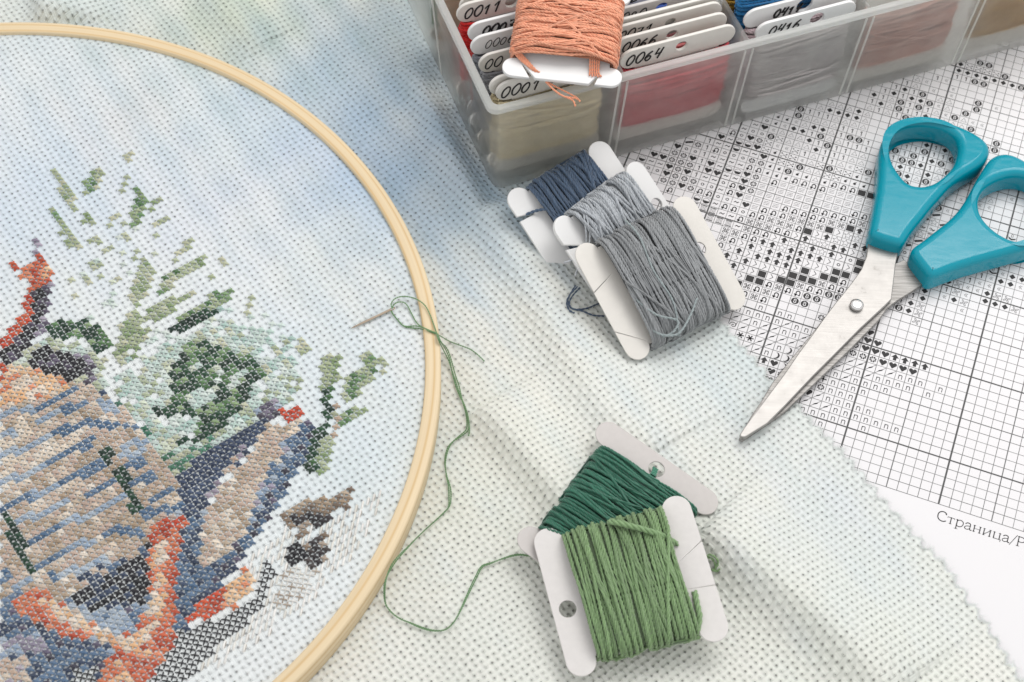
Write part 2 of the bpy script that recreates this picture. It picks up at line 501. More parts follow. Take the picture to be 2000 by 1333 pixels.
def frosted(name, milk0, milk1):
    """milky polypropylene: clear share, rough refracting share and a scattering share"""
    m, nt, b = material(name)
    out = nt.nodes['Material Output']
    b.inputs['Base Color'].default_value = (0.80, 0.81, 0.79, 1)
    b.inputs['Roughness'].default_value = 0.22
    b.inputs['Specular IOR Level'].default_value = 0.6
    rf = node(nt, 'ShaderNodeBsdfRefraction')
    rf.inputs['Color'].default_value = (0.95, 0.95, 0.94, 1)
    rf.inputs['Roughness'].default_value = 0.30
    rf.inputs['IOR'].default_value = 1.12
    tr = node(nt, 'ShaderNodeBsdfTransparent'); tr.inputs[0].default_value = (0.97, 0.97, 0.965, 1)
    m0 = node(nt, 'ShaderNodeMixShader'); m0.inputs[0].default_value = 0.78
    nt.links.new(rf.outputs[0], m0.inputs[1]); nt.links.new(tr.outputs[0], m0.inputs[2])
    tl = node(nt, 'ShaderNodeBsdfTranslucent'); tl.inputs[0].default_value = (0.85, 0.86, 0.84, 1)
    ms = node(nt, 'ShaderNodeMixShader'); ms.inputs[0].default_value = 0.5
    nt.links.new(b.outputs[0], ms.inputs[1]); nt.links.new(tl.outputs[0], ms.inputs[2])
    mx = node(nt, 'ShaderNodeMixShader')
    tc = node(nt, 'ShaderNodeTexCoord')
    nz = node(nt, 'ShaderNodeTexNoise'); nz.inputs['Scale'].default_value = 1.1; nz.inputs['Detail'].default_value = 7; nz.inputs['Roughness'].default_value = .6
    nt.links.new(tc.outputs['Object'], nz.inputs['Vector'])
    mr = node(nt, 'ShaderNodeMapRange'); mr.inputs['To Min'].default_value = milk0; mr.inputs['To Max'].default_value = milk1
    mr.inputs['From Min'].default_value = .25; mr.inputs['From Max'].default_value = .75
    nt.links.new(nz.outputs[0], mr.inputs['Value']); nt.links.new(mr.outputs[0], mx.inputs[0])
    nt.links.new(m0.outputs[0], mx.inputs[1]); nt.links.new(ms.outputs[0], mx.inputs[2])
    nt.links.new(mx.outputs[0], out.inputs['Surface'])
    return m
M_frost = frosted('frosted_plastic', .11, .27)
M_rim = frosted('thick_frosted_plastic', .50, .62)

# ------------------------------------------------------------------ table (the setting)
tb = poly('table', [(-150, -110, 0), (150, -110, 0), (150, 150, 0), (-150, 150, 0)], [(0, 1, 2, 3)], M_table)
tag(tb, kind='structure')
# ------------------------------------------------------------------ pattern chart (paper under everything)
CO = np.array([6.419469, -1.412368]); CX = np.array([0.266205, -0.086805]); CR = np.array([0.086805, 0.266205])
def cw(c, r, z):
    p = CO + CX * c + CR * r
    return (p[0], p[1], z)
def cell_of(px, py):
    q = at(px, py, 0.02)[:2] - CO
    return q @ CX / (CX @ CX), q @ CR / (CR @ CR)
ZP = 0.016
chart = empty('pattern_chart', cw(8, 15, 0))
tag(chart, 'white printed cross stitch chart sheet with black symbols on a fine grid, under the scissors', 'paper chart')
pc = [cw(-27.5, -20.9, ZP), cw(58, -20.4, ZP), cw(58, 92, ZP), cw(-27.5, 92, ZP)]
pl0 = [(x, y, 0.004) for x, y, z in pc]
keep(poly('sheet', pl0 + pc, [(4, 5, 6, 7), (3, 2, 1, 0), (0, 1, 5, 4), (1, 2, 6, 5), (2, 3, 7, 6), (3, 0, 4, 7)], M_paper), chart)
# grid lines
def strip(V, F, c0, r0, c1, r1, w, z):
    a = CO + CX * c0 + CR * r0; b = CO + CX * c1 + CR * r1
    d = b - a; d /= np.linalg.norm(d); n = np.array([-d[1], d[0]]) * w / 2
    k = len(V)
    V += [(*(a - n), z), (*(b - n), z), (*(b + n), z), (*(a + n), z)]
    F.append((k, k + 1, k + 2, k + 3))
groups = {'bold': ([], [], M_bold), 'thin': ([], [], M_line), 'dotted': ([], [], M_faint)}
for c in range(-26, 57):
    if c % 10 == 0: V, F, _ = groups['bold']; strip(V, F, c, -5, c, 88, 0.047, ZP + .004)
    elif c % 5 == 0: V, F, _ = groups['thin']; strip(V, F, c, -5, c, 88, 0.027, ZP + .0032)
    elif c % 10 in (2, 3, 7): V, F, _ = groups['dotted']; strip(V, F, c, -5, c, 88, 0.017, ZP + .0025)
    else: V, F, _ = groups['thin']; strip(V, F, c, -5, c, 88, 0.017, ZP + .0025)
for r in range(-5, 89):
    q = r if r < 32 else r + 0
    bold = r in (0, 10, 20, 30, 50, 60, 70, 80)
    med = r in (5, 15, 25, 34, 40, 45, 55)
    if bold: V, F, _ = groups['bold']; strip(V, F, -26, r, 57, r, 0.040, ZP + .0045)
    elif med: V, F, _ = groups['thin']; strip(V, F, -26, r, 57, r, 0.026, ZP + .0036)
    elif r % 10 in (2, 3, 7, 8): V, F, _ = groups['dotted']; strip(V, F, -26, r, 57, r, 0.017, ZP + .0029)
    else: V, F, _ = groups['thin']; strip(V, F, -26, r, 57, r, 0.017, ZP + .0029)
for nm, (V, F, m) in groups.items():
    keep(poly('grid_lines', V, F, m), chart)

SYM = []
def row(r, c0, s):
    for i, ch in enumerate(s):
        if ch != '.': SYM.append((ch, c0 + i, r))
for r, c0, s in (  # chart row, first column, symbols ('.' = blank)
    (-1, 7, 'n'), (0, 5, 'nnnnn.n'), (1, 5, '///nnnnnnn'), (2, 4, '/h/nnnnn'), (2, 1, 'h'), (3, 5, '+gnnn'), (3, 1, 'hg'),
    (4, 6, '+nnnn'), (4, 0, '^h)'), (5, 6, '+n/nnnn'), (5, -2, '//n))'), (6, 7, '//n/nnnn.n'), (6, -3, 'aa//n)'),
    (7, -4, '@///////'), (7, 7, '//////nnn.n'), (8, -6, '////n//nn/'), (8, 8, 'ggghhhh'), (9, -4, 'nnnnn/nn'), (9, 8, 'ghhh^^^^'),
    (10, -4, 'u.n.nn'), (10, 8, 'ghh'), (11, -4, 'uku.....g8'), (11, 9, 'h'), (12, -5, 'skuku.88'), (13, -5, '>ssukuu88'),
    (14, -6, '^>>s>sskuu88'), (15, -7, '^>^>>>>ssskuu'), (16, -8, 'u>^>^^^^>s>ssu'), (17, -8, 'ku>^>^^^^>>>ss'),
    (18, -8, 'kkuu^^S^^^^>o>s'), (19, -10, 'III~kuu>^SS^S^>os'), (20, -12, 'III~~ukkkuu>^SS^^>>'), (21, -15, 'u..CC~uuouukkkus>^SS^^'),
    (22, -16, 'gghguuoo~h=uuukkkks>SS'), (23, -18, 'oohgggoo~uh====uuuuukks^'), (24, -19, 'C~~hgh1~~ouhg======uuuuuk'),
    (25, -18, 'hhggg1hh~~hg==========uu'), (26, -17, '~ggh1h~CChg=u=========='), (27, -16, 'hoo1~~~~uucccuuuu====='),
    (28, -15, 'bg1uooogg' + 'cc8cctcuuuss'), (29, -13, '1~~C~~hcxx8ttxxccc'), (30, -12, 'h~CChxcxx<tx8xxc<'), (31, -11, 'uohgx<<x1t11t<x8'),
    (32, -10, '~oo8xtttd111tt'), (33, -9, '~h<tttd1811tt'), (34, -8, 'oc<dd18tt111'), (35, -7, 'cc<tddt1881'), (36, -5, '8tttt111'),
    (37, -5, '8111tttt'), (38, -3, 'tddddt'), (39, -2, 'tttdt'), (40, 2, 't1t181dd'), (41, 2, '1dt811d<'), (42, 2, 'd1t8181t'),
    (43, 3, '1d1dd8<'), (44, 4, '1d18.t'), (45, 5, '1t.<'), (46, 6, 't<'), (47, 8, '1<'), (48, 10, '1188'), (49, 10, 'ddddddd8'),
    (50, 10, 'dxxxx8'), (51, 12, '88'), (41, 10, 'ttt8'), (42, 10, '<8t<'), (43, 10, 't.8'), (44, 10, 't..8'), (45, 10, '<..8.<'), (46, 10, '<')):
    row(r, c0, s)
# marks near the scissors read directly off the sheet (photo pixels)
def marks(ox, oy, sc, items):
    for ch, x, y in items:
        c, r = cell_of(ox + x / sc, oy + y / sc)
        SYM.append((ch, int(math.floor(c)), int(math.floor(r))))
marks(1660, 220, 5.874, [('8',515,435),('1',650,385),('1',765,405),('d',880,362),('8',855,440),('1',990,390),('d',1090,420),('1',625,460),('8',725,492),('1',840,525),('1',965,475),('1',1075,495),('8',1160,525),('1',495,510),('8',595,545),('8',700,578),('d',805,602),('d',935,550),('8',1040,580),('1',480,605),('d',580,638),('1',690,670),('t',785,695),('1',920,635),('t',1020,655),('8',1120,690),('8',555,718),('d',660,748),('t',770,780),('d',893,728),('t',995,755),('8',640,830),('8',873,808),('8',1010,1112),('<',1125,1140),('<',1320,840),('<',1275,1005),('8',1690,330),('8',1660,410),('8',1560,380),('8',1390,165),('8',1205,40),('8',1310,68),('<',1420,85),('<',1520,115),('8',1160,185),('8',1265,215),('d',480,170),('t',1620,1015),('<',1605,1090),('<',1495,1065),('<',1865,980),('<',1480,265),('8',640,40),('t',1040,1040)])
marks(1660, 400, 5.874, [('b',990,140),('b',870,185),('S',965,215),('b',1070,240),('w',845,265),('w',945,290),('S',805,350),('I',920,370),('b',785,430),('b',665,480),('o',625,570),('>',590,640),('J',1860,380),('J',1640,775),('1',1380,885),('1',1520,830),('<',1490,910),('<',1595,935),('<',1390,800),('<',1780,725),('<',1755,800),('<',1625,860),('<',1715,970),('<',1470,985),('<',1355,955),('<',1335,1040),('1',1110,975),('<',1080,1055),('<',995,935),('f',1240,915),('f',1220,1005),('d',1125,890),('d',1190,1090),('f',1310,1120),('<',1290,1205),('f',1700,1060),('d',1575,1025),('d',1555,1108),('f',1815,1090),('d',1665,1140),('d',1785,1175),('f',1905,1215),('d',1730,890),('d',1845,925),('d',1870,840),('d',1980,870),('<',1970,955),('d',855,990),('d',830,1075),('d',695,1125),('d',665,1215),('1',730,1040),('1',590,1095),('8',555,1185),('f',810,1165),('f',785,1250),('f',735,1320),('<',1930,660)])

SV, SF = [], []
def spoly(c, r, pts):
    k = len(SV)
    for x, y in pts: SV.append(cw(c + x, r + y, ZP + .0052))
    SF.append(tuple(range(k, k + len(pts))))
def sline(c, r, pts, w=0.07, closed=False):
    w = w * 1.25 if .04 < w < .12 else w
    pts = [np.array(p, float) for p in pts]
    if closed: pts = pts + [pts[0]]
    for a, b in zip(pts[:-1], pts[1:]):
        d = b - a; L = np.linalg.norm(d)
        if L < 1e-6: continue
        d /= L; n = np.array([-d[1], d[0]]) * w / 2; e = d * w * 0.35
        spoly(c, r, [a - n - e, b - n + e, b + n + e, a + n - e])
def circ(x, y, rad, n=14, a0=0, a1=2 * math.pi):
    return [(x + rad * math.cos(a0 + (a1 - a0) * i / n), y + rad * math.sin(a0 + (a1 - a0) * i / n)) for i in range(n + (0 if abs(a1 - a0 - 2 * math.pi) < 1e-6 else 1))]
def ring(c, r, x, y, rad, w=0.07, n=14): sline(c, r, circ(x, y, rad, n), w, True)
WSYM = []
def draw(ch, c, r):
    if ch == 'h':
        P = [(.5, .12), (.12, .55), (.12, .72), (.26, .84), (.42, .80), (.5, .68), (.58, .80), (.74, .84), (.88, .72), (.88, .55)]
        spoly(c, r, P)
    elif ch == 'o': ring(c, r, .5, .5, .15, .055, 12)
    elif ch == '~': sline(c, r, [(.27, .43), (.38, .56), (.5, .5), (.62, .44), (.73, .58)], .075)
    elif ch == 'w':
        sline(c, r, [(.2, .5), (.35, .62), (.5, .5), (.65, .4), (.8, .52)], .05); sline(c, r, [(.3, .3), (.45, .42), (.6, .3), (.75, .4)], .05)
    elif ch == 'u':
        sline(c, r, [(.36, .2), (.36, .6)] + [(.55 + .19 * math.cos(t), .6 + .19 * math.sin(t)) for t in np.linspace(math.pi, 0, 8)] + [(.74, .25), (.62, .25)], .085)
        spoly(c, r, [(.34, .06), (.56, .38), (.14, .38)])
    elif ch == '1': sline(c, r, [(.40, .66), (.54, .78), (.54, .22)], .07)
    elif ch == '8':
        o = circ(.5, .5, .39, 18); spoly(c, r, o)
        for yy, rr in ((.61, .105), (.39, .125)):
            WSYM.append((c, r, circ(.5, yy, rr + .035, 12), circ(.5, yy, rr - .04, 12)))
    elif ch == 'd': spoly(c, r, [(.5, .16), (.82, .5), (.5, .84), (.18, .5)])
    elif ch == 't': sline(c, r, [(.2, .26), (.8, .26), (.5, .78)], .028, True)
    elif ch == 'x':
        sline(c, r, [(.15, .2), (.85, .72)], .03); sline(c, r, [(.15, .75), (.85, .25)], .03)
        for x, y in ((.22, .72), (.22, .26), (.74, .66), (.74, .32)): spoly(c, r, circ(x, y, .08, 7))
    elif ch == 'c':
        spoly(c, r, circ(.5, .44, .16, 10)); sline(c, r, [(.52, .58), (.64, .70)], .06)
    elif ch == '=':
        for y in (.3, .5, .7): sline(c, r, [(.18, y), (.76, y + .06)], .032)
    elif ch == 'C':
        spoly(c, r, circ(.5, .5, .36, 12, math.pi, 2 * math.pi)); ring(c, r, .5, .5, .35, .035, 18)
    elif ch == 'g':
        for a in range(8):
            x, y = .5 + .27 * math.cos(a * math.pi / 4 + .4), .5 + .27 * math.sin(a * math.pi / 4 + .4)
            spoly(c, r, circ(x, y, .095, 6))
        for a in range(4): spoly(c, r, circ(.5 + .13 * math.cos(a * math.pi / 2 + .8), .5 + .13 * math.sin(a * math.pi / 2 + .8), .05, 5))
    elif ch == 'k':
        for x in (.3, .7):
            for y in (.3, .7): ring(c, r, x, y, .11, .045, 9)
        sline(c, r, [(.41, .41), (.59, .41), (.59, .59), (.41, .59)], .045, True)
    elif ch == '^':
        spoly(c, r, [(.5, .9), (.12, .48), (.34, .48), (.34, .14), (.66, .14), (.66, .48), (.88, .48)])
    elif ch == '>': sline(c, r, [(.36, .18), (.66, .5), (.36, .84)], .045)
    elif ch == 's': spoly(c, r, [(.1, .12), (.9, .12), (.9, .88), (.1, .88)])
    elif ch == 'S':
        P = []
        for i in range(10):
            a = math.pi / 2 + i * math.pi / 5; q = .42 if i % 2 == 0 else .18
            P.append((.5 + q * math.cos(a), .48 + q * math.sin(a)))
        sline(c, r, P, .03, True)
    elif ch == 'n':
        sline(c, r, [(.34, .2), (.34, .66)], .052); sline(c, r, [(.34, .56), (.46, .65), (.60, .65), (.65, .56), (.65, .2)], .052)
    elif ch == '/':
        sline(c, r, [(.06, .06), (.62, .62)], .04); sline(c, r, [(.38, .38), (.94, .94)], .04)
        spoly(c, r, [(.34, .44), (.5, .52), (.66, .56), (.52, .44)]); sline(c, r, [(.36, .40), (.64, .58)], .09)
    elif ch == ')':
        spoly(c, r, [(.38, .86), (.56, .74), (.63, .56), (.60, .36), (.44, .16), (.26, .12), (.44, .06), (.66, .16), (.80, .38), (.80, .62), (.64, .82)])
    elif ch == '+': sline(c, r, [(.5, .2), (.5, .8)], .085); sline(c, r, [(.2, .5), (.8, .5)], .085)
    elif ch == '@':
        sline(c, r, [(.5 + .04 * t * math.cos(t), .42 + .04 * t * math.sin(t)) for t in np.linspace(0.4, 9.5, 26)], .05); sline(c, r, [(.72, .4), (.8, .85)], .05)
    elif ch == 'a':
        for k in range(3):
            t = k * math.pi / 3 + .1; sline(c, r, [(.5 - .33 * math.cos(t), .5 - .33 * math.sin(t)), (.5 + .33 * math.cos(t), .5 + .33 * math.sin(t))], .10)
    elif ch == '<':
        for x in (.36, .52): sline(c, r, [(x + .16, .3), (x, .5), (x + .16, .7)], .035)
    elif ch == 'f':
        for k in range(4):
            t = k * math.pi / 2 + .5; x, y = .5 + .24 * math.cos(t), .5 + .24 * math.sin(t)
            P = [(x + .17 * math.cos(s) * math.cos(t) - .075 * math.sin(s) * math.sin(t), y + .17 * math.cos(s) * math.sin(t) + .075 * math.sin(s) * math.cos(t)) for s in np.linspace(0, 2 * math.pi, 10)[:-1]]
            sline(c, r, P, .035, True)
    elif ch == 'I':
        for x in (.36, .5, .64): sline(c, r, [(x, .2), (x, .8)], .035)
        sline(c, r, [(.18, .84), (.82, .84)], .07); sline(c, r, [(.18, .16), (.82, .16)], .07); sline(c, r, [(.24, .2), (.24, .8)], .03); sline(c, r, [(.76, .2), (.76, .8)], .03)
    elif ch == 'b': sline(c, r, [(.2, .36), (.82, .66)], .26)
    elif ch == 'J':
        spoly(c, r, [(.1, .5), (.2, .25), (.5, .12), (.85, .25), (.95, .45), (.85, .42), (.5, .30), (.24, .45)]); sline(c, r, [(.42, .45), (.42, .9), (.58, .9), (.58, .45)], .04)
seen = set()
for ch, c, r in SYM:
    if (c, r) in seen: continue
    seen.add((c, r)); draw(ch, c, r)
k0 = len(SF)
for c, r, A, B in WSYM:                                   # the figure inside each printed disc is bare paper
    k = len(SV); n = len(A)
    for P in (A, B):
        for x, y in P: SV.append(cw(c + x, r + y, ZP + .0068))
    for i in range(n):
        j = (i + 1) % n; SF.append((k + i, k + j, k + n + j, k + n + i))
sym = keep(poly('printed_symbols', SV, SF, M_print), chart)
sym.data.materials.append(M_paper)
sym.data.polygons.foreach_set('material_index', [0] * k0 + [1] * (len(SF) - k0))
# caption set in a serif face below the grid
GL = {  # strokes: (points, width); unit = x-height
 'C': (1.02, [([(.88, 1.12), (.78, 1.36), (.55, 1.46), (.28, 1.36), (.1, 1.08), (.06, .72), (.12, .36), (.3, .1), (.56, 0), (.8, .06), (.96, .2)], .11), ([(.88, 1.12), (.90, 1.34)], .06)]),
 't': (.84, [([(.42, 0), (.42, .96)], .12), ([(.06, .94), (.78, .94)], .07), ([(.06, .94), (.06, .78)], .06), ([(.78, .94), (.78, .78)], .06), ([(.28, .02), (.56, .02)], .06)]),
 'r': (.98, [([(.22, -.42), (.22, .98)], .12), ([(.22, .8), (.42, .98), (.66, .98), (.84, .78), (.86, .46), (.74, .14), (.52, 0), (.32, .04), (.22, .16)], .09), ([(.06, -.42), (.4, -.42)], .06), ([(.08, .95), (.22, .97)], .06)]),
 'a': (.84, [([(.12, .8), (.3, .98), (.52, .96), (.62, .78), (.62, .14), (.72, .02), (.8, .06)], .10), ([(.62, .58), (.3, .5), (.1, .32), (.1, .12), (.26, 0), (.46, .06), (.62, .24)], .08)]),
 'n': (1.02, [([(.2, 0), (.2, .96)], .12), ([(.8, 0), (.8, .96)], .12), ([(.2, .5), (.8, .5)], .06), ([(.08, .02), (.32, .02)], .06), ([(.68, .02), (.92, .02)], .06), ([(.08, .95), (.32, .95)], .06), ([(.68, .95), (.92, .95)], .06)]),
 'i': (1.04, [([(.2, 0), (.2, .96)], .12), ([(.82, 0), (.82, .96)], .12), ([(.2, .1), (.82, .86)], .07), ([(.08, .02), (.32, .02)], .06), ([(.7, .02), (.94, .02)], .06), ([(.08, .95), (.32, .95)], .06), ([(.7, .95), (.94, .95)], .06)]),
 'c': (1.02, [([(.2, .02), (.2, .96)], .12), ([(.78, .02), (.78, .96)], .12), ([(.2, .03), (.94, .03)], .07), ([(.93, .03), (.90, -.24)], .07), ([(.08, .95), (.32, .95)], .06), ([(.66, .95), (.9, .95)], .06)]),
 '/': (.62, [([(0.02, -.2), (.62, 1.5)], .07)]),
 'P': (.92, [([(.2, 0), (.2, 1.44)], .12), ([(.2, 1.42), (.55, 1.42), (.8, 1.26), (.84, 1.02), (.72, .76), (.46, .66), (.22, .68)], .09), ([(.04, .02), (.38, .02)], .06), ([(.06, 1.42), (.2, 1.42)], .06)]),
 'z': (.8, [([(.1, .8), (.3, .98), (.55, .9), (.55, .65), (.35, .54), (.6, .45), (.64, .2), (.4, 0), (.12, .12)], .09)]),
}
x = 20.15; scale = 0.90
for word in ('Ctranica', '/Pa'):
    SV, SF = [], []
    for g in word:
        adv, strokes = GL[g]
        for P, w in strokes:
            pp = smooth_curve(P, 4) if len(P) > 4 else np.array(P)
            sline(0, 0, [(x + p[0] * scale, -6.66 + p[1] * .70) for p in pp], w * .62)
        x += adv * scale
    keep(poly('caption', SV, SF, M_print), chart)

# ------------------------------------------------------------------ aida cloth
HC = np.array([-14.60, -2.385]); RO, RI, HZ = 12.757, 12.336, 0.80     # hoop centre, outer and inner radius, height
ZC = 0.70                                                                # stretched cloth
PITCH = 0.177
ANG = math.radians(38.5)
EA = np.array([math.cos(ANG), math.sin(ANG)]); EB = np.array([math.sin(ANG), -math.cos(ANG)])

def seg_dist(P, A, B):
    d = B - A; t = np.clip(((P - A) @ d) / (d @ d), 0, 1)
    q = A + t[:, None] * d
    e = P - q
    side = np.sign(d[0] * (P[:, 1] - A[1]) - d[1] * (P[:, 0] - A[0]))
    return np.linalg.norm(e, axis=1), side, t
# folds: photo-pixel polyline of the crest, height, sigma on the left-of-travel side, sigma on the right
FOLDS = [
 ([(820, 130), (895, 300), (985, 480), (1068, 620), (1150, 765), (1260, 900)], 0.62, 1.5, 0.46),
 ([(940, 800), (1010, 880), (1100, 985), (1180, 1090)], 0.72, 1.1, 0.36),
 ([(1370, 1040), (1440, 1095), (1520, 1160), (1620, 1245), (1740, 1370)], 0.92, 1.2, 0.48),
 ([(860, 1150), (900, 1230), (960, 1330), (1010, 1420)], 0.20, 0.8, 0.45),
 ([(70, -60), (90, 0), (92, 50)], 0.62, 1.0, 0.26),
 ([(400, -40), (450, 30), (520, 90)], 0.30, 0.9, 0.45),
 ([(560, -30), (660, 80), (760, 210)], 0.14, 1.2, 0.7),
]
FW = [(np.array([at(*p, 0.1)[:2] for p in P]), h, sl, sr) for P, h, sl, sr in FOLDS]
BOXO = np.array([-0.72, 5.15]); BA = math.radians(22.5)
DU = np.array([math.cos(BA), math.sin(BA)]); DV = np.array([-math.sin(BA), math.cos(BA)])
def cloth_z(P):
    P = np.atleast_2d(np.asarray(P, float))[:, :2]
    z = np.full(len(P), 0.045)
    for W, h, sl, sr in FW:
        best = np.full(len(P), 1e9); sd = np.zeros(len(P)); tt = np.zeros(len(P))
        n = len(W) - 1
        for i in range(n):
            d, s, t = seg_dist(P, W[i], W[i + 1])
            m = d < best
            best = np.where(m, d, best); sd = np.where(m, s, sd); tt = np.where(m, (i + t) / n, tt)
        sig = np.where(sd > 0, sl, sr)
        end = np.clip(tt / 0.22, 0, 1) * np.clip((1 - tt) / 0.22, 0, 1)
        end = np.sqrt(end * (2 - end))
        z += h * np.exp(-0.5 * (best / sig) ** 2) * (0.15 + 0.85 * end) * np.where((tt <= 0) | (tt >= 1), np.exp(-best / sig), 1)
    z += 0.03 * np.sin(P[:, 0] * 0.9 + 1.3 * np.sin(P[:, 1] * 0.5)) * np.sin(P[:, 1] * 0.7 + 0.6) + 0.03
    r = np.linalg.norm(P - HC, axis=1)
    f = np.clip((r - 12.85) / 1.0, 0, 1); f = f * f * (3 - 2 * f)
    # flat under the storage box
    q = P - BOXO; bu, bv = q @ DU, q @ DV
    db = np.maximum(np.maximum(-bu, -bv), 0) + 0.0
    g = np.clip(db / 1.1, 0, 1); g = np.where((bu > -1.1) & (bv > -1.1), g * g * (3 - 2 * g), 1)
    return 0.045 + (z - 0.045) * f * g

SPOTS = [  # photo px, dye colour, radius cm, strength
 ((700, 150), '8fb4d4', 2.6, .75), ((610, 190), 'a8c4d8', 1.5, .6), ((690, 300), '7fb0dc', 1.3, .7), ((740, 390), '8fb6dc', 1.0, .7), ((830, 330), '8fb0cf', 1.8, .7), ((900, 410), '8fb2d0', 1.6, .6),
 ((1000, 420), 'a6c6d6', 1.3, .5), ((430, 50), 'b3c4ac', 1.6, .7), ((250, 20), 'c2d3d0', 2.0, .5), ((120, 10), 'b9cfd6', 1.6, .5), ((480, 25), 'b8c6a8', 1.2, .6), ((780, 50), '8fa9b5', 2.4, .6),
 ((1440, 670), 'cfe0e4', 1.6, .6), ((1500, 740), 'd2e2ea', 1.4, .5), ((1650, 960), 'd4e0ec', 1.5, .6), ((1620, 1060), 'd6e2ec', 1.3, .5), ((1300, 730), 'd8e6ec', 1.8, .4), ((920, 530), 'c9dcea', 1.6, .5),
 ((930, 720), 'ebe8de', 1.2, .5), ((890, 830), 'eae9dc', 1.4, .5), ((850, 960), 'e4e7d6', 1.4, .5), ((1020, 960), 'e6e9d9', 1.6, .4), ((960, 1230), 'dce4dc', 1.6, .4), ((1500, 1100), 'e6e8dc', 2.2, .4), ((1700, 1230), 'dfe8da', 2.0, .4), ((1750, 1150), 'd8e4ea', 1.2, .4),
 ((560, 240), 'c2d8ec', 1.3, .6), ((620, 290), 'd2dcec', 1.2, .5), ((420, 290), 'cfdfe0', 1.6, .6), ((150, 260), 'd3dfea', 2.2, .5), ((90, 360), 'cde0f2', 1.5, .6), ((60, 450), 'cfe0f0', 1.6, .5), ((380, 400), 'dcdff0', 1.5, .4), ((250, 230), 'ead9cd', .8, .35), ((560, 360), 'e4e4e6', 1.6, .3),
 ((640, 480), 'd6e4e4', 1.2, .4), ((700, 560), 'e6e6da', 1.5, .4), ((740, 820), 'd4e4ec', 1.4, .5), ((660, 930), 'd4e6ee', 1.4, .5), ((600, 660), 'd2e4ee', 1.0, .5), ((330, 170), 'd6e0e4', 1.6, .4),
]
def cloth_tint(P, inner):
    base = np.array(srgb('edf2f3' if inner else 'f1f2ea'))
    col = np.tile(base, (len(P), 1))
    ph = rng.uniform(0, 6, 12)
    for px, hx, rad, st in SPOTS:
        c = at(*px, ZC if inner else .1)[:2]
        d = P - c
        wob = 1 + .35 * np.sin(d[:, 0] * 2.1 + ph[0]) * np.sin(d[:, 1] * 1.7 + ph[1]) + .25 * np.sin(d[:, 0] * 4.3 + d[:, 1] * 3.1 + ph[2])
        w = .60 * st * np.exp(-0.5 * (np.linalg.norm(d, axis=1) * wob / rad) ** 2)
        col = col * (1 - w[:, None]) + np.array(srgb(hx)) * w[:, None]
    return np.minimum(col * 1.02, .90)

def grid_faces(na, nb):
    i = np.arange(na - 1)[:, None]; j = np.arange(nb - 1)[None, :]
    return np.stack([i * nb + j, (i + 1) * nb + j, (i + 1) * nb + j + 1, i * nb + j + 1], -1).reshape(-1, 4)
# outer cloth: edge line measured along the pinked cut
EDGE = [(2.03, 6.35), (3.39, 4.33), (5.67, 1.13), (7.01, -0.82), (8.81, -3.05), (9.55, -4.02), (10.26, -5.11), (11.32, -6.36), (12.12, -7.87), (12.78, -9.19), (14.6, -12.0), (17, -16)]
EDGE = np.array([(-7.5, 19.0), (-2.0, 12.0)] + EDGE)
eb = EDGE @ EB; ea = EDGE @ EA
def edge_a(b):
    return np.interp(b, eb, ea)
bs = np.concatenate([np.arange(-32.0, -16.0, 0.11), np.arange(-16.0, 17.0, 0.055), np.arange(17.0, 22.0, 0.11)])
na = 290
s = np.linspace(0, 1, na)
amax = edge_a(bs)
tooth = 0.17 * np.abs((((bs + .06 * np.sin(bs * 1.7)) / 0.44) % 1) - 0.5) * 2 - 0.08 + 0.02 * np.sin(bs * 3.3 + np.sin(bs * 1.1)) + rng.normal(0, .014, len(bs))
amin = -30.0
A = amin + (amax[None, :] + tooth[None, :] * np.clip((s[:, None] - .97) / .03, 0, 1) - amin) * s[:, None]
Bm = np.broadcast_to(bs[None, :], A.shape)
Pxy = A[..., None] * EA + Bm[..., None] * EB
Pxy = Pxy.reshape(-1, 2)
Zo = cloth_z(Pxy)
edge_near = np.broadcast_to(np.clip((s[:, None] - .985) / .015, 0, 1), A.shape).reshape(-1)
Zo = Zo + edge_near * 0.012 * np.sin(Bm.reshape(-1) * 11)
Vo = np.c_[Pxy, Zo]
Fo = grid_faces(na, len(bs))
rr = np.linalg.norm(Pxy - HC, axis=1)
Fo = Fo[(rr[Fo].max(1) > RO - 0.35) & (Pxy[Fo][:, :, 0].max(1) > -24) & (Pxy[Fo][:, :, 1].max(1) > -16) & (Pxy[Fo][:, :, 1].min(1) < 20)]
co = cloth_tint(Pxy, False)
uvo = np.c_[Pxy @ EA, Pxy @ EB] / PITCH
# stretched cloth in the hoop
gx = np.arange(-12.6, 12.61, 0.14)
ga, gb = np.meshgrid(gx, gx, indexing='ij')
Pi = HC + ga.reshape(-1, 1) * EA + gb.reshape(-1, 1) * EB
ri = np.linalg.norm(Pi - HC, axis=1)
Zi = ZC - 0.05 * np.clip((ri - 12.05) / 0.3, 0, 1) ** 2 + 0.006 * np.sin(Pi[:, 0] * 1.1) * np.sin(Pi[:, 1] * 1.3)
Fi = grid_faces(len(gx), len(gx))
Fi = Fi[(ri[Fi].max(1) < 12.58) & (Pi[Fi][:, :, 0].max(1) > -20)]
uvi = np.c_[Pi @ EA, Pi @ EB] / PITCH + np.array([0.31, 0.18])
aida = empty('aida_cloth', (*HC, 0))
tag(aida, 'pale dyed aida cloth stretched in the hoop and draped over the chart, partly cross stitched', 'embroidery cloth')
def compact(V, F, *att):
    u, inv = np.unique(F, return_inverse=True)
    return [V[u], inv.reshape(F.shape)] + [a[u] for a in att]
V1, F1, c1, u1 = compact(Vo, Fo, co, uvo)
V2, F2, c2, u2 = compact(np.c_[Pi, Zi], Fi, cloth_tint(Pi, True), uvi)
keep(quads('fabric', np.r_[V1, V2], np.r_[F1, F2 + len(V1)], M_aida, None, True, np.r_[c1, c2], np.r_[u1, u2]), aida)
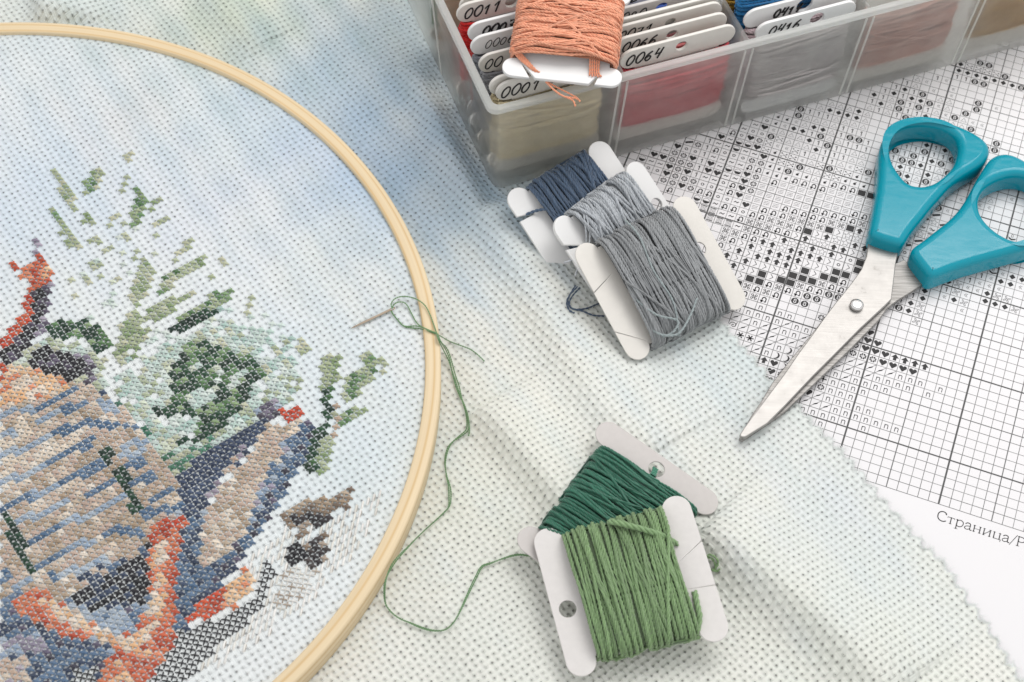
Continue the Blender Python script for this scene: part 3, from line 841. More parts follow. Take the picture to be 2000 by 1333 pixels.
# frayed edge
fr = Tubes()
for b in np.arange(-7.5, 16.0, 0.011):
    a0 = edge_a(b) + np.interp(b, bs, tooth)
    p = a0 * EA + b * EB
    if proj(np.array([[p[0], p[1], .05]]))[0][0] < 1150: continue
    z0 = cloth_z(p)[0]
    L = rng.uniform(.02, .13) * (.7 + .5 * math.sin(b * 9) ** 2) * (1 if rng.random() < .92 else 2.0); t = rng.normal(0, .8)
    d = EA * math.cos(t) + EB * math.sin(t)
    p0 = p - d * 0.06
    C = [(p0[0], p0[1], z0 + .005)]
    for k in (1, 2, 3):
        q = p0 + d * (L + .06) * k / 3 + EB * rng.normal(0, .012) * k
        C.append((q[0], q[1], max(.02, z0 + .006 + rng.uniform(-.012, .03) * k / 3)))
    fr.add(np.array(C), np.array([.008, .007, .005, .003]), 3)
M_fray = simple('loose_fibre', tuple(x * 1.0 for x in srgb('eef2f0')), 0.9)
keep(fr.build('frayed_edge', M_fray), aida)

# ------------------------------------------------------------------ hoop
hoop = empty('embroidery_hoop', (*HC, 0))
tag(hoop, 'round pale wooden embroidery hoop holding the stitched cloth', 'embroidery hoop')
def ring_mesh(name, ri, ro, z0, z1, bev, parent):
    prof = [(ri, z0 + bev), (ri, z1 - bev), (ri + bev * .3, z1 - bev * .3), (ri + bev, z1), (ri + (ro - ri) * .35, z1), (ri + (ro - ri) * .65, z1), (ro - bev, z1), (ro - bev * .3, z1 - bev * .3), (ro, z1 - bev), (ro, (z0 + z1) / 2), (ro, z0 + bev), (ro - bev, z0), (ri + bev, z0)]
    n = 360; m = len(prof)
    arc = np.concatenate([[0], np.cumsum([math.dist(prof[i], prof[i + 1]) for i in range(m - 1)])])
    V, F, U = [], [], []
    for i in range(n + 1):
        a = 2 * math.pi * i / n + 2.2
        w = 0.012 * math.sin(a * 3 + 1) + 0.008 * math.sin(a * 7)
        for (r_, z_), l in zip(prof, arc):
            V.append((HC[0] + (r_ + w) * math.cos(a), HC[1] + (r_ + w) * math.sin(a), z_)); U.append((a * ro, l))
    for i in range(n):
        for j in range(m):
            k = (j + 1) % m
            F.append((i * m + j, (i + 1) * m + j, (i + 1) * m + k, i * m + k))
    return keep(quads(name, V, F, M_hoop, None, True, None, U), parent)
ring_mesh('outer_ring', RI, RO, 0.08, HZ, 0.05, hoop)
ring_mesh('inner_ring', RI - 0.72, RI - 0.10, 0.08, ZC - 0.075, 0.05, hoop)
# ------------------------------------------------------------------ cross stitches
PAL = {k: [srgb(x) for x in v.split()] for k, v in {
 'lg': 'b9c2a4 c6caae aeb996 cfcfb4', 'sage': '9fb088 8aa173 b4bf9c', 'g': '5f8556 6f9566 86a578 4d7648', 'dg': '1a4530 13382a 275236 0f2e22',
 'mix': '1f4a33 5f8556 9db588 173d2c', 'teal': 'c6dcd4 b4d0c8 d2e4de dbe9e4', 'mint': 'e0ebe5 d4e4dc e6eee8 dde4d0', 'white': 'e8ecea e2e8e4 eef0ee', 'jade': '3d7a62 4f8c74 2f6b54',
 'bk': '17161a 1d1b21 232028', 'pur': '4a4352 5d5468 6f667c 3b3642', 'lpur': 'a59cae b9b0bf 8f8699', 'or': 'c05236 b6472d cf6544 d4704e', 'o': 'e08c66 e89c78 d97f58', 'red': 'd8583a e0643f c84a30',
 'p': 'f0caa0 ecc090 f3d6b4 e8b488', 'cream': 'efe2d0 f2e8da e8d8c4', 'beige': 'd2bcaa c8b09c dac8b6 cdb5a6', 'tau': 'b9a58e b19b82 c4b29c', 'lb': 'a9bacd 9aaec4 b8c6d4', 'b': '5f7a98 6d87a4 527090', 'nv': '3c4b66 34425c 465672',
 'sh': '2a2a2e 333338 26262a', 'hw': 'eae8e2 e4e2da f0eeea', 'br': '8d7a68 a08c78 7b6a5c', 'lbr': 'b8a898 c4b6a6 a89888', 'dk': '3a3538 463f42 2e2a2e'}.items()}
EMB = [  # (part, palette weights, density, kind, polygon in photo pixels)   kind: x full, t thin cross, h half
 ('leaf', 'lg mint', .22, 'x', [(170,430),(330,440),(300,520),(240,640),(110,640),(100,560),(150,500)]),
 ('leaf', 'teal mint', .42, 'x', [(330,640),(420,600),(500,600),(560,640),(600,690),(560,790),(470,850),(330,900),(250,800),(215,720),(290,640)]),
 ('leaf', 'lg', .35, 'x', [(520,650),(605,660),(610,700),(560,720)]),
 ('leaf', 'lg sage', 1, 'x', [(96,330),(112,330),(150,390),(148,412),(128,395)]),
 ('leaf', 'sage g lg', 1, 'x', [(206,312),(202,345),(188,375),(162,388),(164,352),(186,328)]),
 ('leaf', 'lg', .6, 'x', [(243,298),(256,300),(252,340),(246,382),(234,382),(240,340)]),
 ('leaf', 'g sage', 1, 'x', [(268,362),(287,390),(272,438),(250,442),(262,400)]),
 ('leaf', 'lg sage', .9, 'x', [(328,368),(318,392),(290,424),(282,414),(308,382)]),
 ('leaf', 'lg', .7, 'x', [(352,398),(345,412),(330,430),(298,445),(292,436),(330,418)]),
 ('leaf', 'lg', .8, 'x', [(238,398),(230,420),(220,445),(210,445),(222,415)]),
 ('leaf', 'lg sage', .5, 'x', [(160,395),(185,440),(205,520),(180,560),(165,480)]),
 ('leaf', 'lg sage g', 1, 'x', [(92,408),(116,416),(162,476),(156,492),(134,482),(112,444)]),
 ('leaf', 'lg', 1, 'x', [(388,450),(376,478),(340,512),(328,514),(346,488)]),
 ('leaf', 'lg sage', 1, 'x', [(284,498),(300,520),(292,570),(264,602),(250,586),(266,530)]),
 ('leaf', 'g sage lg', 1, 'x', [(414,488),(392,520),(330,566),(305,580),(318,545),(370,508)]),
 ('leaf', 'lg', .85, 'x', [(446,496),(436,526),(412,546),(408,532),(430,505)]),
 ('leaf', 'g sage', 1, 'x', [(474,560),(442,590),(372,620),(345,630),(362,608),(420,574)]),
 ('leaf', 'dg', 1, 'x', [(440,590),(420,615),(370,645),(334,648),(332,634),(372,618)]),
 ('leaf', 'lg sage', 1, 'x', [(384,568),(352,600),(300,630),(268,632),(300,594)]),
 ('leaf', 'lg', .9, 'x', [(492,578),(500,580),(480,615),(462,622)]),
 ('stem', 'lg sage', .95, 'x', [(250,600),(285,625),(292,650),(262,705),(236,714),(222,694),(240,650)]),
 ('leaf', 'mint lg teal', .95, 'x', [(70,668),(110,660),(190,684),(215,700),(190,730),(130,700),(80,690)]),
 ('leaf', 'mint lg', .9, 'x', [(18,715),(40,695),(62,705),(64,728),(40,730)]),
 ('leaf', 'dg dg mix g', 1, 'x', [(76,645),(108,624),(165,628),(208,646),(218,672),(192,694),(160,664),(104,660)]),
 ('bush', 'mint teal lg', .88, 'x', [(262,730),(300,690),(335,668),(420,635),(500,640),(560,690),(590,740),(560,800),(500,830),(440,862),(396,905),(345,925),(318,890),(275,840),(236,800),(215,765)]),
 ('bush', 'dg dg mix g', .97, 'x', [(352,672),(396,668),(440,680),(470,690),(516,712),(520,735),(500,752),(478,790),(448,820),(430,850),(398,868),(372,862),(386,820),(352,812),(318,818),(300,806),(338,790),(340,760),(328,742),(346,700)]),
 ('bush', 'mint teal', .9, 'x', [(372,702),(392,704),(390,730),(370,735)]), ('bush', 'mint', .9, 'x', [(408,716),(428,714),(440,735),(424,745)]), ('bush', 'mint teal', .9, 'x', [(360,770),(420,752),(430,775),(380,795)]), ('bush', 'mint', .9, 'x', [(446,735),(470,730),(468,758),(448,760)]),
 ('bush', 'dg', 1, 'x', [(300,800),(335,790),(330,812),(300,822)]), ('bush', 'jade teal', .9, 'x', [(228,786),(250,790),(262,835),(252,842)]), ('bush', 'jade', 1, 'x', [(262,828),(290,830),(292,850),(270,850)]), ('bush', 'jade lg', 1, 'x', [(315,885),(345,890),(395,866),(420,838),(432,842),(398,890),(348,925),(325,922)]), ('bush', 'dg', 1, 'x', [(348,850),(366,848),(362,868),(346,866)]),
 ('leaf', 'lg sage', 1, 'x', [(640,684),(668,700),(662,740),(644,792),(624,765),(626,720)]),
 ('leaf', 'lg sage g', 1, 'x', [(708,684),(736,688),(742,712),(722,752),(690,782),(662,785),(670,755),(684,728),(706,712)]),
 ('leaf', 'lg', .8, 'x', [(745,700),(762,702),(752,730),(738,728)]),
 ('leaf', 'sage g', 1, 'x', [(732,784),(702,812),(668,832),(645,822),(680,802)]),
 ('leaf', 'g dg', 1, 'x', [(632,756),(652,758),(650,782),(640,792),(626,776)]),
 ('stem', 'lg beige', .95, 'x', [(650,785),(668,790),(660,835),(660,870),(640,870),(636,830)]),
 ('stem', 'dg', 1, 'x', [(634,785),(648,790),(644,830),(632,832)]),
 ('leaf', 'dg g', 1, 'x', [(606,838),(640,830),(636,860),(620,925),(600,918),(596,880)]),
 ('leaf', 'lg sage', 1, 'x', [(622,858),(660,858),(646,900),(634,926),(618,926)]),
 # striped figure
 ('figure', 'b lb beige', 1, 'x', [(0,1130),(110,1170),(200,1120),(290,1050),(345,980),(400,1000),(420,1090),(390,1120),(345,1240),(250,1290),(150,1280),(0,1200)]),
 ('figure', 'mint lg', 1, 'x', [(0,690),(60,680),(160,690),(215,760),(190,770),(100,740),(0,740)]),
 ('figure', 'beige tau beige cream', 1, 'x', [(0,765),(60,745),(150,745),(205,765),(255,815),(290,855),(330,905),(352,955),(345,990),(300,1022),(290,1062),(230,1108),(170,1150),(120,1178),(85,1152),(50,1152),(0,1175)]),
 ('figure', 'cream cream beige', 1, 'x', [(0,895),(60,880),(160,845),(150,890),(60,930),(0,960)]), ('figure', 'cream beige', .9, 'x', [(50,985),(140,945),(150,975),(70,1010)]), ('figure', 'cream', .8, 'x', [(0,840),(60,820),(60,850),(0,880)]),
 ('figure', 'tau beige', 1, 'x', [(165,850),(255,850),(330,905),(340,950),(250,935),(180,910)]), ('figure', 'tau', .8, 'x', [(230,1005),(290,1000),(285,1055),(200,1070)]),
 ('figure', 'p p cream o', 1, 'x', [(0,722),(26,716),(60,724),(125,728),(150,742),(132,758),(90,780),(30,792),(0,796)]),
 ('figure', 'o p', 1, 'x', [(0,735),(20,730),(24,775),(0,800)]),
 ('figure', 'or o', 1, 'x', [(84,494),(96,512),(106,528),(104,542),(90,560),(62,566),(52,558),(58,544),(34,542),(44,528),(58,520),(68,506)]),
 ('figure', 'p', 1, 'x', [(88,522),(102,524),(98,545),(86,545)]),
 ('figure', 'or', 1, 'x', [(14,510),(32,510),(36,524),(24,532),(14,520)]), ('figure', 'or', 1, 'x', [(0,496),(8,498),(8,508),(0,508)]), ('figure', 'lpur', .8, 'x', [(56,466),(74,464),(80,486),(70,496)]), ('figure', 'lpur', .7, 'x', [(92,496),(116,500),(110,510),(94,506)]),
 ('figure', 'bk bk pur', 1, 'x', [(58,568),(98,556),(92,618),(70,662),(46,690),(22,712),(0,706),(0,686),(24,668),(54,636),(66,604)]),
 ('figure', 'pur lpur', 1, 'x', [(88,556),(104,552),(98,590),(92,630),(74,672),(64,668),(84,620)]),
 ('figure', 'or red', 1, 'x', [(52,574),(68,590),(64,612),(52,640),(24,668),(0,690),(0,664),(20,640),(44,610)]),
 ('figure', 'or', 1, 'x', [(0,696),(12,704),(18,728),(4,740),(0,742)]),
 ('figure', 'bk bk pur', 1, 'x', [(58,692),(90,680),(140,690),(168,704),(180,718),(155,738),(128,742),(96,728),(64,724)]),
 ('figure', 'lpur pur', .9, 'x', [(140,684),(182,702),(184,740),(166,750),(166,712)]),
 ('figure', 'nv', 1, 'x', [(345,930),(398,884),(440,858),(500,826),(532,820),(514,850),(472,900),(432,940),(402,985),(382,1012),(356,1012),(348,985)]),
 ('figure', 'lpur pur lb', .95, 'x', [(498,792),(545,786),(560,812),(520,830),(500,826)]),
 ('figure', 'cream beige tau', 1, 'x', [(520,832),(585,826),(578,880),(545,930),(505,1000),(472,1060),(432,1092),(398,1112),(384,1062),(400,1004),(438,942),(486,892)]),
 ('figure', 'lpur beige', .9, 'x', [(480,860),(500,850),(420,965),(400,1000),(390,990)]),
 ('figure', 'b lb lpur', .9, 'x', [(545,870),(580,850),(560,920),(520,985),(490,1040),(470,1060),(500,980)]),
 ('figure', 'nv b pur', 1, 'x', [(588,816),(614,830),(602,890),(564,950),(532,1002),(502,1052),(470,1102),(440,1132),(400,1182),(362,1232),(338,1254),(346,1180),(368,1122),(396,1112),(440,1090),(480,1040),(522,970),(562,900)]),
 ('figure', 'nv b', 1, 'x', [(356,1012),(384,1010),(396,1060),(386,1112),(368,1200),(334,1258),(342,1150),(348,1062)]),
 ('figure', 'red red o', 1, 'x', [(538,804),(596,792),(596,812),(570,822),(545,818)]),
 ('figure', 'bk bk nv', 1, 'x', [(292,1058),(288,1180),(240,1204),(182,1196),(132,1166),(172,1140),(232,1108),(272,1080)]),
 ('figure', 'b lb pur', 1, 'x', [(166,1192),(282,1182),(272,1232),(232,1242),(190,1224)]),
 ('figure', 'b nv', .8, 'x', [(150,1130),(250,1080),(240,1110),(160,1160)]),
 ('figure', 'b nv b pur', 1, 'x', [(0,1178),(28,1186),(72,1212),(122,1242),(216,1262),(212,1292),(192,1340),(0,1340)]),
 ('figure', 'cream beige lpur', 1, 'x', [(0,1292),(50,1285),(70,1340),(0,1340)]), ('figure', 'lb lpur', .7, 'x', [(0,1250),(90,1240),(100,1270),(0,1285)]),
 ('figure', 'or o', 1, 'x', [(292,1020),(366,1006),(352,1062),(346,1152),(342,1252),(332,1294),(292,1340),(188,1340),(202,1300),(226,1272),(220,1256),(120,1240),(70,1214),(24,1190),(24,1174),(62,1148),(92,1154),(122,1180),(172,1214),(222,1240),(262,1234),(290,1180),(290,1100)]),
 ('figure', 'p cream p o', 1, 'x', [(300,1064),(330,1050),(324,1150),(314,1222),(290,1258),(280,1240),(296,1150)]),
 ('figure', 'p cream p o', 1, 'x', [(72,1168),(104,1170),(140,1194),(200,1226),(250,1246),(300,1225),(294,1262),(238,1268),(168,1234),(108,1200)]),
 ('figure', 'o p or', 1, 'x', [(240,1268),(300,1262),(290,1300),(250,1340),(205,1340),(225,1300)]),
 ('figure', 'red or', 1, 'x', [(304,1018),(368,1006),(358,1030),(312,1042)]),
 ('figure', 'or red', 1, 'x', [(366,1210),(398,1164),(440,1142),(460,1130),(455,1175),(410,1206)]),
 ('figure', 'p p o', 1, 'x', [(440,1140),(480,1108),(506,1128),(490,1162),(450,1192),(436,1190)]),
 # ground shadow and blanket of thin half stitches
 ('shadow', 'hw', .8, 'h', [(470,1100),(545,1050),(560,1025),(660,1015),(690,990),(760,960),(700,1080),(650,1120),(600,1190),(520,1240),(450,1280),(400,1325),(330,1340),(430,1250),(510,1170),(505,1120)]),
 ('shadow', 'sh', 1, 't', [(346,1236),(430,1206),(490,1180),(504,1140),(522,1098),(536,1120),(512,1182),(482,1218),(440,1252),(402,1292),(360,1340),(286,1340),(322,1292)]),
 ('figure', 'sh', .8, 't', [(150,1310),(195,1305),(190,1340),(130,1340)]),
 ('shadow', 'br tau br', .95, 'x', [(548,1000),(590,976),(640,974),(692,956),(682,986),(642,1008),(604,1016),(560,1028)]),
 ('shadow', 'dk', 1, 'x', [(560,1004),(618,1002),(662,1010),(640,1024),(600,1030),(566,1030)]),
 ('shadow', 'br lbr', .9, 'x', [(560,1024),(610,1022),(600,1050),(575,1055)]),
 ('shadow', 'br dk lbr', .95, 'x', [(592,1058),(636,1048),(642,1080),(622,1116),(602,1108)]),
 ('shadow', 'dk', .9, 'x', [(612,1060),(638,1058),(636,1098),(618,1112)]),
 ('shadow', 'bk', 1, 'x', [(552,1092),(572,1062),(592,1054),(600,1090),(582,1104),(560,1102)]),
 ('shadow', 'lbr hw', .85, 't', [(560,1108),(622,1112),(606,1160),(562,1192),(540,1204),(534,1172)]),
]
STRIPES = [  # blue and green lines on the figure (photo px), half width
 ('lb', 4.5, [(0,821),(33,801),(72,799)]), ('b', 5, [(72,799),(98,782),(135,762),(150,755)]), ('lb', 4.5, [(0,856),(28,845)]), ('lb', 5, [(76,823),(130,800)]), ('b', 5.5, [(130,800),(165,793)]), ('lb', 7, [(196,788),(225,800)]), ('nv', 4, [(190,764),(200,775)]),
 ('lb', 5, [(0,893),(59,871),(109,847)]), ('b', 5.5, [(109,847),(148,832),(185,827),(239,832),(261,834)]), ('lb', 5, [(0,943),(54,925),(98,903)]), ('b', 5.5, [(98,903),(130,888),(180,862)]),
 ('b', 5.5, [(9,991),(65,969)]), ('lb', 5, [(65,969),(120,940)]), ('b', 5.5, [(120,940),(163,925),(207,901)]), ('lb', 5, [(26,1021),(83,1004),(130,975)]), ('b', 5.5, [(174,967),(228,940)]),
 ('b', 5, [(76,1045),(110,1030)]), ('lb', 5, [(122,1023),(174,1006),(239,973)]), ('b', 5, [(202,1045),(240,1034),(280,1040)]), ('lb', 5, [(239,875),(278,862)]), ('lb', 5, [(233,895),(289,880)]), ('b', 5.5, [(235,921),(276,901)]),
 ('b', 5.5, [(257,949),(298,930)]), ('b', 5, [(302,977),(335,960)]), ('b', 6, [(287,1004),(359,988)]), ('b', 5, [(53,1062),(92,1044)]), ('b', 5, [(77,1104),(132,1075)]), ('lb', 5, [(132,1075),(176,1058)]), ('b', 5, [(0,1130),(20,1119)]), ('lb', 6, [(100,1130),(160,1110),(209,1095)]), ('lb', 6, [(30,1150),(60,1125)]), ('b', 5, [(100,1125),(112,1135)]),
 ('dg', 7, [(207,884),(213,898)]), ('dg', 7.5, [(232,920),(250,955),(268,998)]), ('dg', 7.5, [(12,1012),(35,1060),(58,1106)]),
]
def inside(P, Q):
    x, y = P[:, 0], P[:, 1]
    res = np.zeros(len(P), bool)
    n = len(Q)
    for i in range(n):
        x0, y0 = Q[i]; x1, y1 = Q[(i + 1) % n]
        if y0 == y1: continue
        c = ((y0 > y) != (y1 > y)) & (x < (x1 - x0) * (y - y0) / (y1 - y0) + x0)
        res ^= c
    return res
OFF = np.array([-0.31, -0.18])
ia = np.arange(-70, 71)
IA, IB = np.meshgrid(ia, ia, indexing='ij')
c0 = np.array([np.round((HC @ EA) / PITCH), np.round((HC @ EB) / PITCH)])
LA = (c0[0] + IA.reshape(-1) + OFF[0]); LB = (c0[1] + IB.reshape(-1) + OFF[1])     # hole at the lower corner of each square
def lat(a, b, z): 
    return np.stack([(a * EA[0] + b * EB[0]) * PITCH, (a * EA[1] + b * EB[1]) * PITCH, np.broadcast_to(z, a.shape)], -1)
cen = lat(LA + .5, LB + .5, ZC)
pxc = proj(cen)
ok = (np.linalg.norm(cen[:, :2] - HC, axis=1) < 11.9) & (pxc[:, 0] > -60) & (pxc[:, 1] > 150) & (pxc[:, 1] < 1420)
LA, LB, pxc = LA[ok], LB[ok], pxc[ok]
n = len(LA)
kind = np.array([''] * n, dtype='<U1'); colr = np.zeros((n, 3)); part = np.array([''] * n, dtype='<U8')
jit = pxc + rng.normal(0, 1.2, pxc.shape)
for pn, pals, dens, kd, Q in EMB:
    m = inside(jit, Q) & (rng.random(n) < (dens if dens > .5 else dens * .7))
    ix = np.nonzero(m)[0]
    names = pals.split()
    # neighbouring stitches tend to share a shade: pick by a smooth field plus noise
    fld = 0.5 + 0.5 * np.sin(pxc[ix, 0] * .11 + 2.1 * np.sin(pxc[ix, 1] * .09)) * np.sin(pxc[ix, 1] * .13 + 1.3)
    w = np.clip(fld * .42 + rng.random(len(ix)) * .66 - .04, 0, .999)
    pi = (w * len(names)).astype(int)
    for j, q in zip(ix, pi):
        pl = PAL[names[q]]
        mean = np.mean([np.mean(PAL[q_], axis=0) for q_ in names], axis=0)
        colr[j] = .88 * np.array(pl[rng.integers(len(pl))]) + .12 * mean; kind[j] = kd; part[j] = pn
for pal, hw, L in STRIPES:
    L = np.array(L, float)
    best = np.full(n, 1e9)
    for a, b in zip(L[:-1], L[1:]): best = np.minimum(best, seg_dist(pxc, a, b)[0])
    for j in np.nonzero((best < hw * 1.38) & (kind != ''))[0]:
        pl = PAL[pal]; colr[j] = pl[rng.integers(len(pl))]; part[j] = 'figure'
M_stitch = thread_mat('stitch_cotton', attr=True, gloss=0.5)
tt_ = np.linspace(0, 1, 7)
arch = np.sin(tt_ * math.pi)
part[np.isin(part, ['stem', 'bush'])] = 'leaf'
for pn in ('leaf', 'figure', 'shadow'):
    T = Tubes()
    for j in np.nonzero(part == pn)[0]:
        a, b = LA[j], LB[j]
        V_ = ((a + 1, b), (a, b + 1), 0.0); H_ = ((a, b), (a + 1, b + 1), 0.026)      # under leg, top leg
        if kind[j] == 'h': legs = [V_]
        else: legs = [V_, H_]
        thin = kind[j] in 'th'
        for (p, q, up) in legs:
            P = lat(np.array([p[0], q[0]]), np.array([p[1], q[1]]), ZC)
            C = P[0] + (P[1] - P[0]) * tt_[:, None]
            hgt = (0.034 if not thin else 0.024) + up * (1 if not thin else .6)
            C[:, 2] = ZC - 0.04 + (hgt + 0.03) * np.minimum(1, arch * 1.6)
            d = P[1] - P[0]; nrm = np.array([-d[1], d[0], 0]) / np.linalg.norm(d[:2])
            cc = colr[j] * (1 + rng.uniform(-.10, .10))
            if kind[j] == 'h':
                T.add(C + nrm * rng.normal(0, .006), .030, 5, False, cc)
                if rng.random() < .45: T.add(C + nrm * .030, .008, 3, False, np.array(PAL['lbr'][0]))  # thin brown tube stands in for the shadow beside the white stitch
            elif thin:
                T.add(C + nrm * rng.normal(0, .006), .0185, 4, False, cc)
            else:
                for o_ in (-.022, 0, .022):
                    Cn = C + nrm * (o_ * (0.25 + 0.75 * arch[:, None]) + rng.normal(0, .004))
                    Cn[:, 2] -= .006 * abs(o_) / .02
                    T.add(Cn, .0165, 4, False, cc * (1 + rng.uniform(-.10, .10)))
    lab = {'leaf': 'stitched_foliage', 'figure': 'stitched_figure', 'shadow': 'stitched_ground'}[pn]
    keep(T.build(lab, M_stitch), aida)
# ------------------------------------------------------------------ scissors
sc_ = empty('scissors', (9.5, 1.4, 0))
tag(sc_, 'open scissors with teal plastic handles and steel blades lying across the chart', 'scissors')
def outline(pts, zf):
    """photo pixels -> world xy; far rims are read higher, near rims lower"""
    return np.array([at(x, y, zf)[:2] for x, y in pts])
def handle_shape(outer, hole):
    o = np.array(outer, float); h = np.array(hole, float)
    def conv(L, zfar, znear):
        y0, y1 = L[:, 1].min(), L[:, 1].max()
        t = (L[:, 1] - y0) / (y1 - y0)
        return np.array([at(x, y, zfar + (znear - zfar) * k)[:2] for (x, y), k in zip(L, t)])
    return soften(smooth_curve(conv(o, .62, .34), 4, True), .055, 14), soften(smooth_curve(conv(h, .16, .70), 5, True), .055, 6)
H1 = [(1690,479),(1695,450),(1700,422),(1706,392),(1710,358),(1712,325),(1714,302),(1720,283),(1732,265),(1752,251),(1780,243),(1811,241),(1845,248),(1880,261),(1907,276),(1921,287),(1929,300),(1928,315),(1919,329),(1900,344),(1875,359),(1850,379),(1832,400),(1818,416),(1806,431),(1794,447),(1780,464),(1768,481),(1758,499),(1752,501),(1722,492),(1697,483)]
H1H = [(1731,300),(1738,287),(1757,278),(1785,274),(1815,276),(1840,283),(1858,295),(1864,310),(1862,325),(1855,340),(1838,355),(1818,366),(1795,370),(1772,366),(1757,354),(1742,338),(1733,320)]
H2 = [(1771,510),(1778,498),(1796,486),(1820,466),(1846,445),(1866,424),(1884,397),(1903,361),(1919,335),(1926,323),(1936,313),(1950,308),(1968,308),(1985,315),(2003,326),(2034,347),(2060,378),(2072,415),(2066,455),(2045,482),(2016,496),(1975,509),(1940,519),(1905,529),(1870,540),(1840,551),(1816,561),(1807,561),(1790,538)]
H2H = [(1904,415),(1906,402),(1914,391),(1930,381),(1950,374),(1972,371),(1994,374),(2016,383),(2033,400),(2040,422),(2034,448),(2016,466),(2000,475),(1975,474),(1945,462),(1922,446),(1909,431)]
for o_, h_, zb in ((H1, H1H, 0.06), (H2, H2H, 0.03)):
    a, b = handle_shape(o_, h_)
    keep(prism('handle', a, [b], zb, zb + 0.88, M_teal, None, None, 0.24, 6), sc_)
UP = [(1697,470),(1692,502),(1682,527),(1667,548),(1650,570),(1632,592),(1610,621),(1586,655),(1560,690),(1532,731),(1502,771),(1467,817),(1452,838),(1445,849),(1447,854),(1456,854),(1499,827),(1532,794),(1585,738),(1631,692),(1680,642.5),(1730,596),(1741,585),(1745,553),(1749,517),(1755,488)]
LOW = [(1766,508),(1809,552),(1779,572),(1753,588),(1733,603),(1715,628),(1660,684),(1600,742),(1530,808),(1450,862),(1443,858),(1466,815),(1489,781),(1508,749),(1546,700.5),(1592,644.5),(1622,606),(1660,566),(1720,528)]
keep(prism('blade', outline(LOW, .26), [], .17, .29, M_brushed, None, None, .02, 2), sc_)
keep(prism('blade', outline(UP, .44), [], .325, .45, M_steel, None, None, .022, 2), sc_)
# ground bevel along the cutting edge of the upper blade is a separate polished facet on the lower one
rp = at(1674, 594, .58)
prof = [(0, .60), (.10, .60), (.165, .585), (.19, .555), (.19, .44), (.0, .44)]
V, F = [], []
for i in range(40):
    a = 2 * math.pi * i / 40
    for r_, z_ in prof: V.append((rp[0] + r_ * math.cos(a), rp[1] + r_ * math.sin(a), z_))
m_ = len(prof)
for i in range(40):
    for j in range(m_ - 1):
        F.append((i * m_ + j, ((i + 1) % 40) * m_ + j, ((i + 1) % 40) * m_ + j + 1, i * m_ + j + 1))
keep(quads('rivet', V, F, M_rivet), sc_)

# ------------------------------------------------------------------ thread bobbins
class Frame:
    """X across (left rail -> right rail), Y along the rails, Z out of the card"""
    def __init__(s, O, X, Y):
        s.O = np.asarray(O, float)
        s.Y = np.asarray(Y, float) / np.linalg.norm(Y)
        X = np.asarray(X, float); X = X - s.Y * (X @ s.Y); s.X = X / np.linalg.norm(X)
        s.Z = np.cross(s.X, s.Y)
    def __call__(s, p):
        p = np.asarray(p, float)
        return s.O + p[..., 0:1] * s.X + p[..., 1:2] * s.Y + p[..., 2:3] * s.Z
def frame_from(LT, LB, RT, RB):
    """rail end centres given as (px, py, z)"""
    w = [at(*p) for p in (LT, LB, RT, RB)]
    O = sum(w) / 4
    Y = (w[0] - w[1]) + (w[2] - w[3])
    X = (w[2] + w[3]) - (w[0] + w[1])
    f = Frame(O, X, Y)
    hx = np.mean([abs((p - O) @ f.X) for p in w]); hy = np.mean([abs((p - O) @ f.Y) for p in w])
    return f, hx, hy

def card_outline(hx, hy, r, web, notches=(), nw=0.05):
    """H-shaped card: two round-ended rails joined by a web; notches = (side, y, depth, slope)"""
    P = []
    for sgn in (1, -1):
        cx = hx * sgn
        pts = []
        # inner edge up from the web, round end, outer edge, round end, back to the web (counter-clockwise on the right)
        seq = [(cx - sgn * r, -web)] + [(cx - sgn * r * math.cos(t), -hy - r * math.sin(t)) for t in np.linspace(0, math.pi, 12)]
        out = []
        for (sd, y, dep, sl) in sorted([q for q in notches if q[0] == sgn], key=lambda q: q[1]):
            out += [(cx + sgn * r, y - nw / 2), (cx + sgn * (r - dep), y + sl * dep - nw * .15), (cx + sgn * (r - dep), y + sl * dep + nw * .15), (cx + sgn * r, y + nw / 2)]
        seq += out
        seq += [(cx + sgn * r * math.cos(t), hy + r * math.sin(t)) for t in np.linspace(0, math.pi, 12)] + [(cx - sgn * r, web)]
        P += seq if sgn == 1 else seq[::-1]
        # right side runs bottom->top; left side is reversed so it runs top->bottom
    return np.array(P)

def loop_yz(hl, ht, n=44):
    t = np.arange(n) * 2 * math.pi / n
    c, s_ = np.cos(t), np.sin(t)
    y = hl * np.sign(c) * np.abs(c) ** 0.62
    z = ht * np.sign(s_) * np.abs(s_) ** 0.62
    return y, z

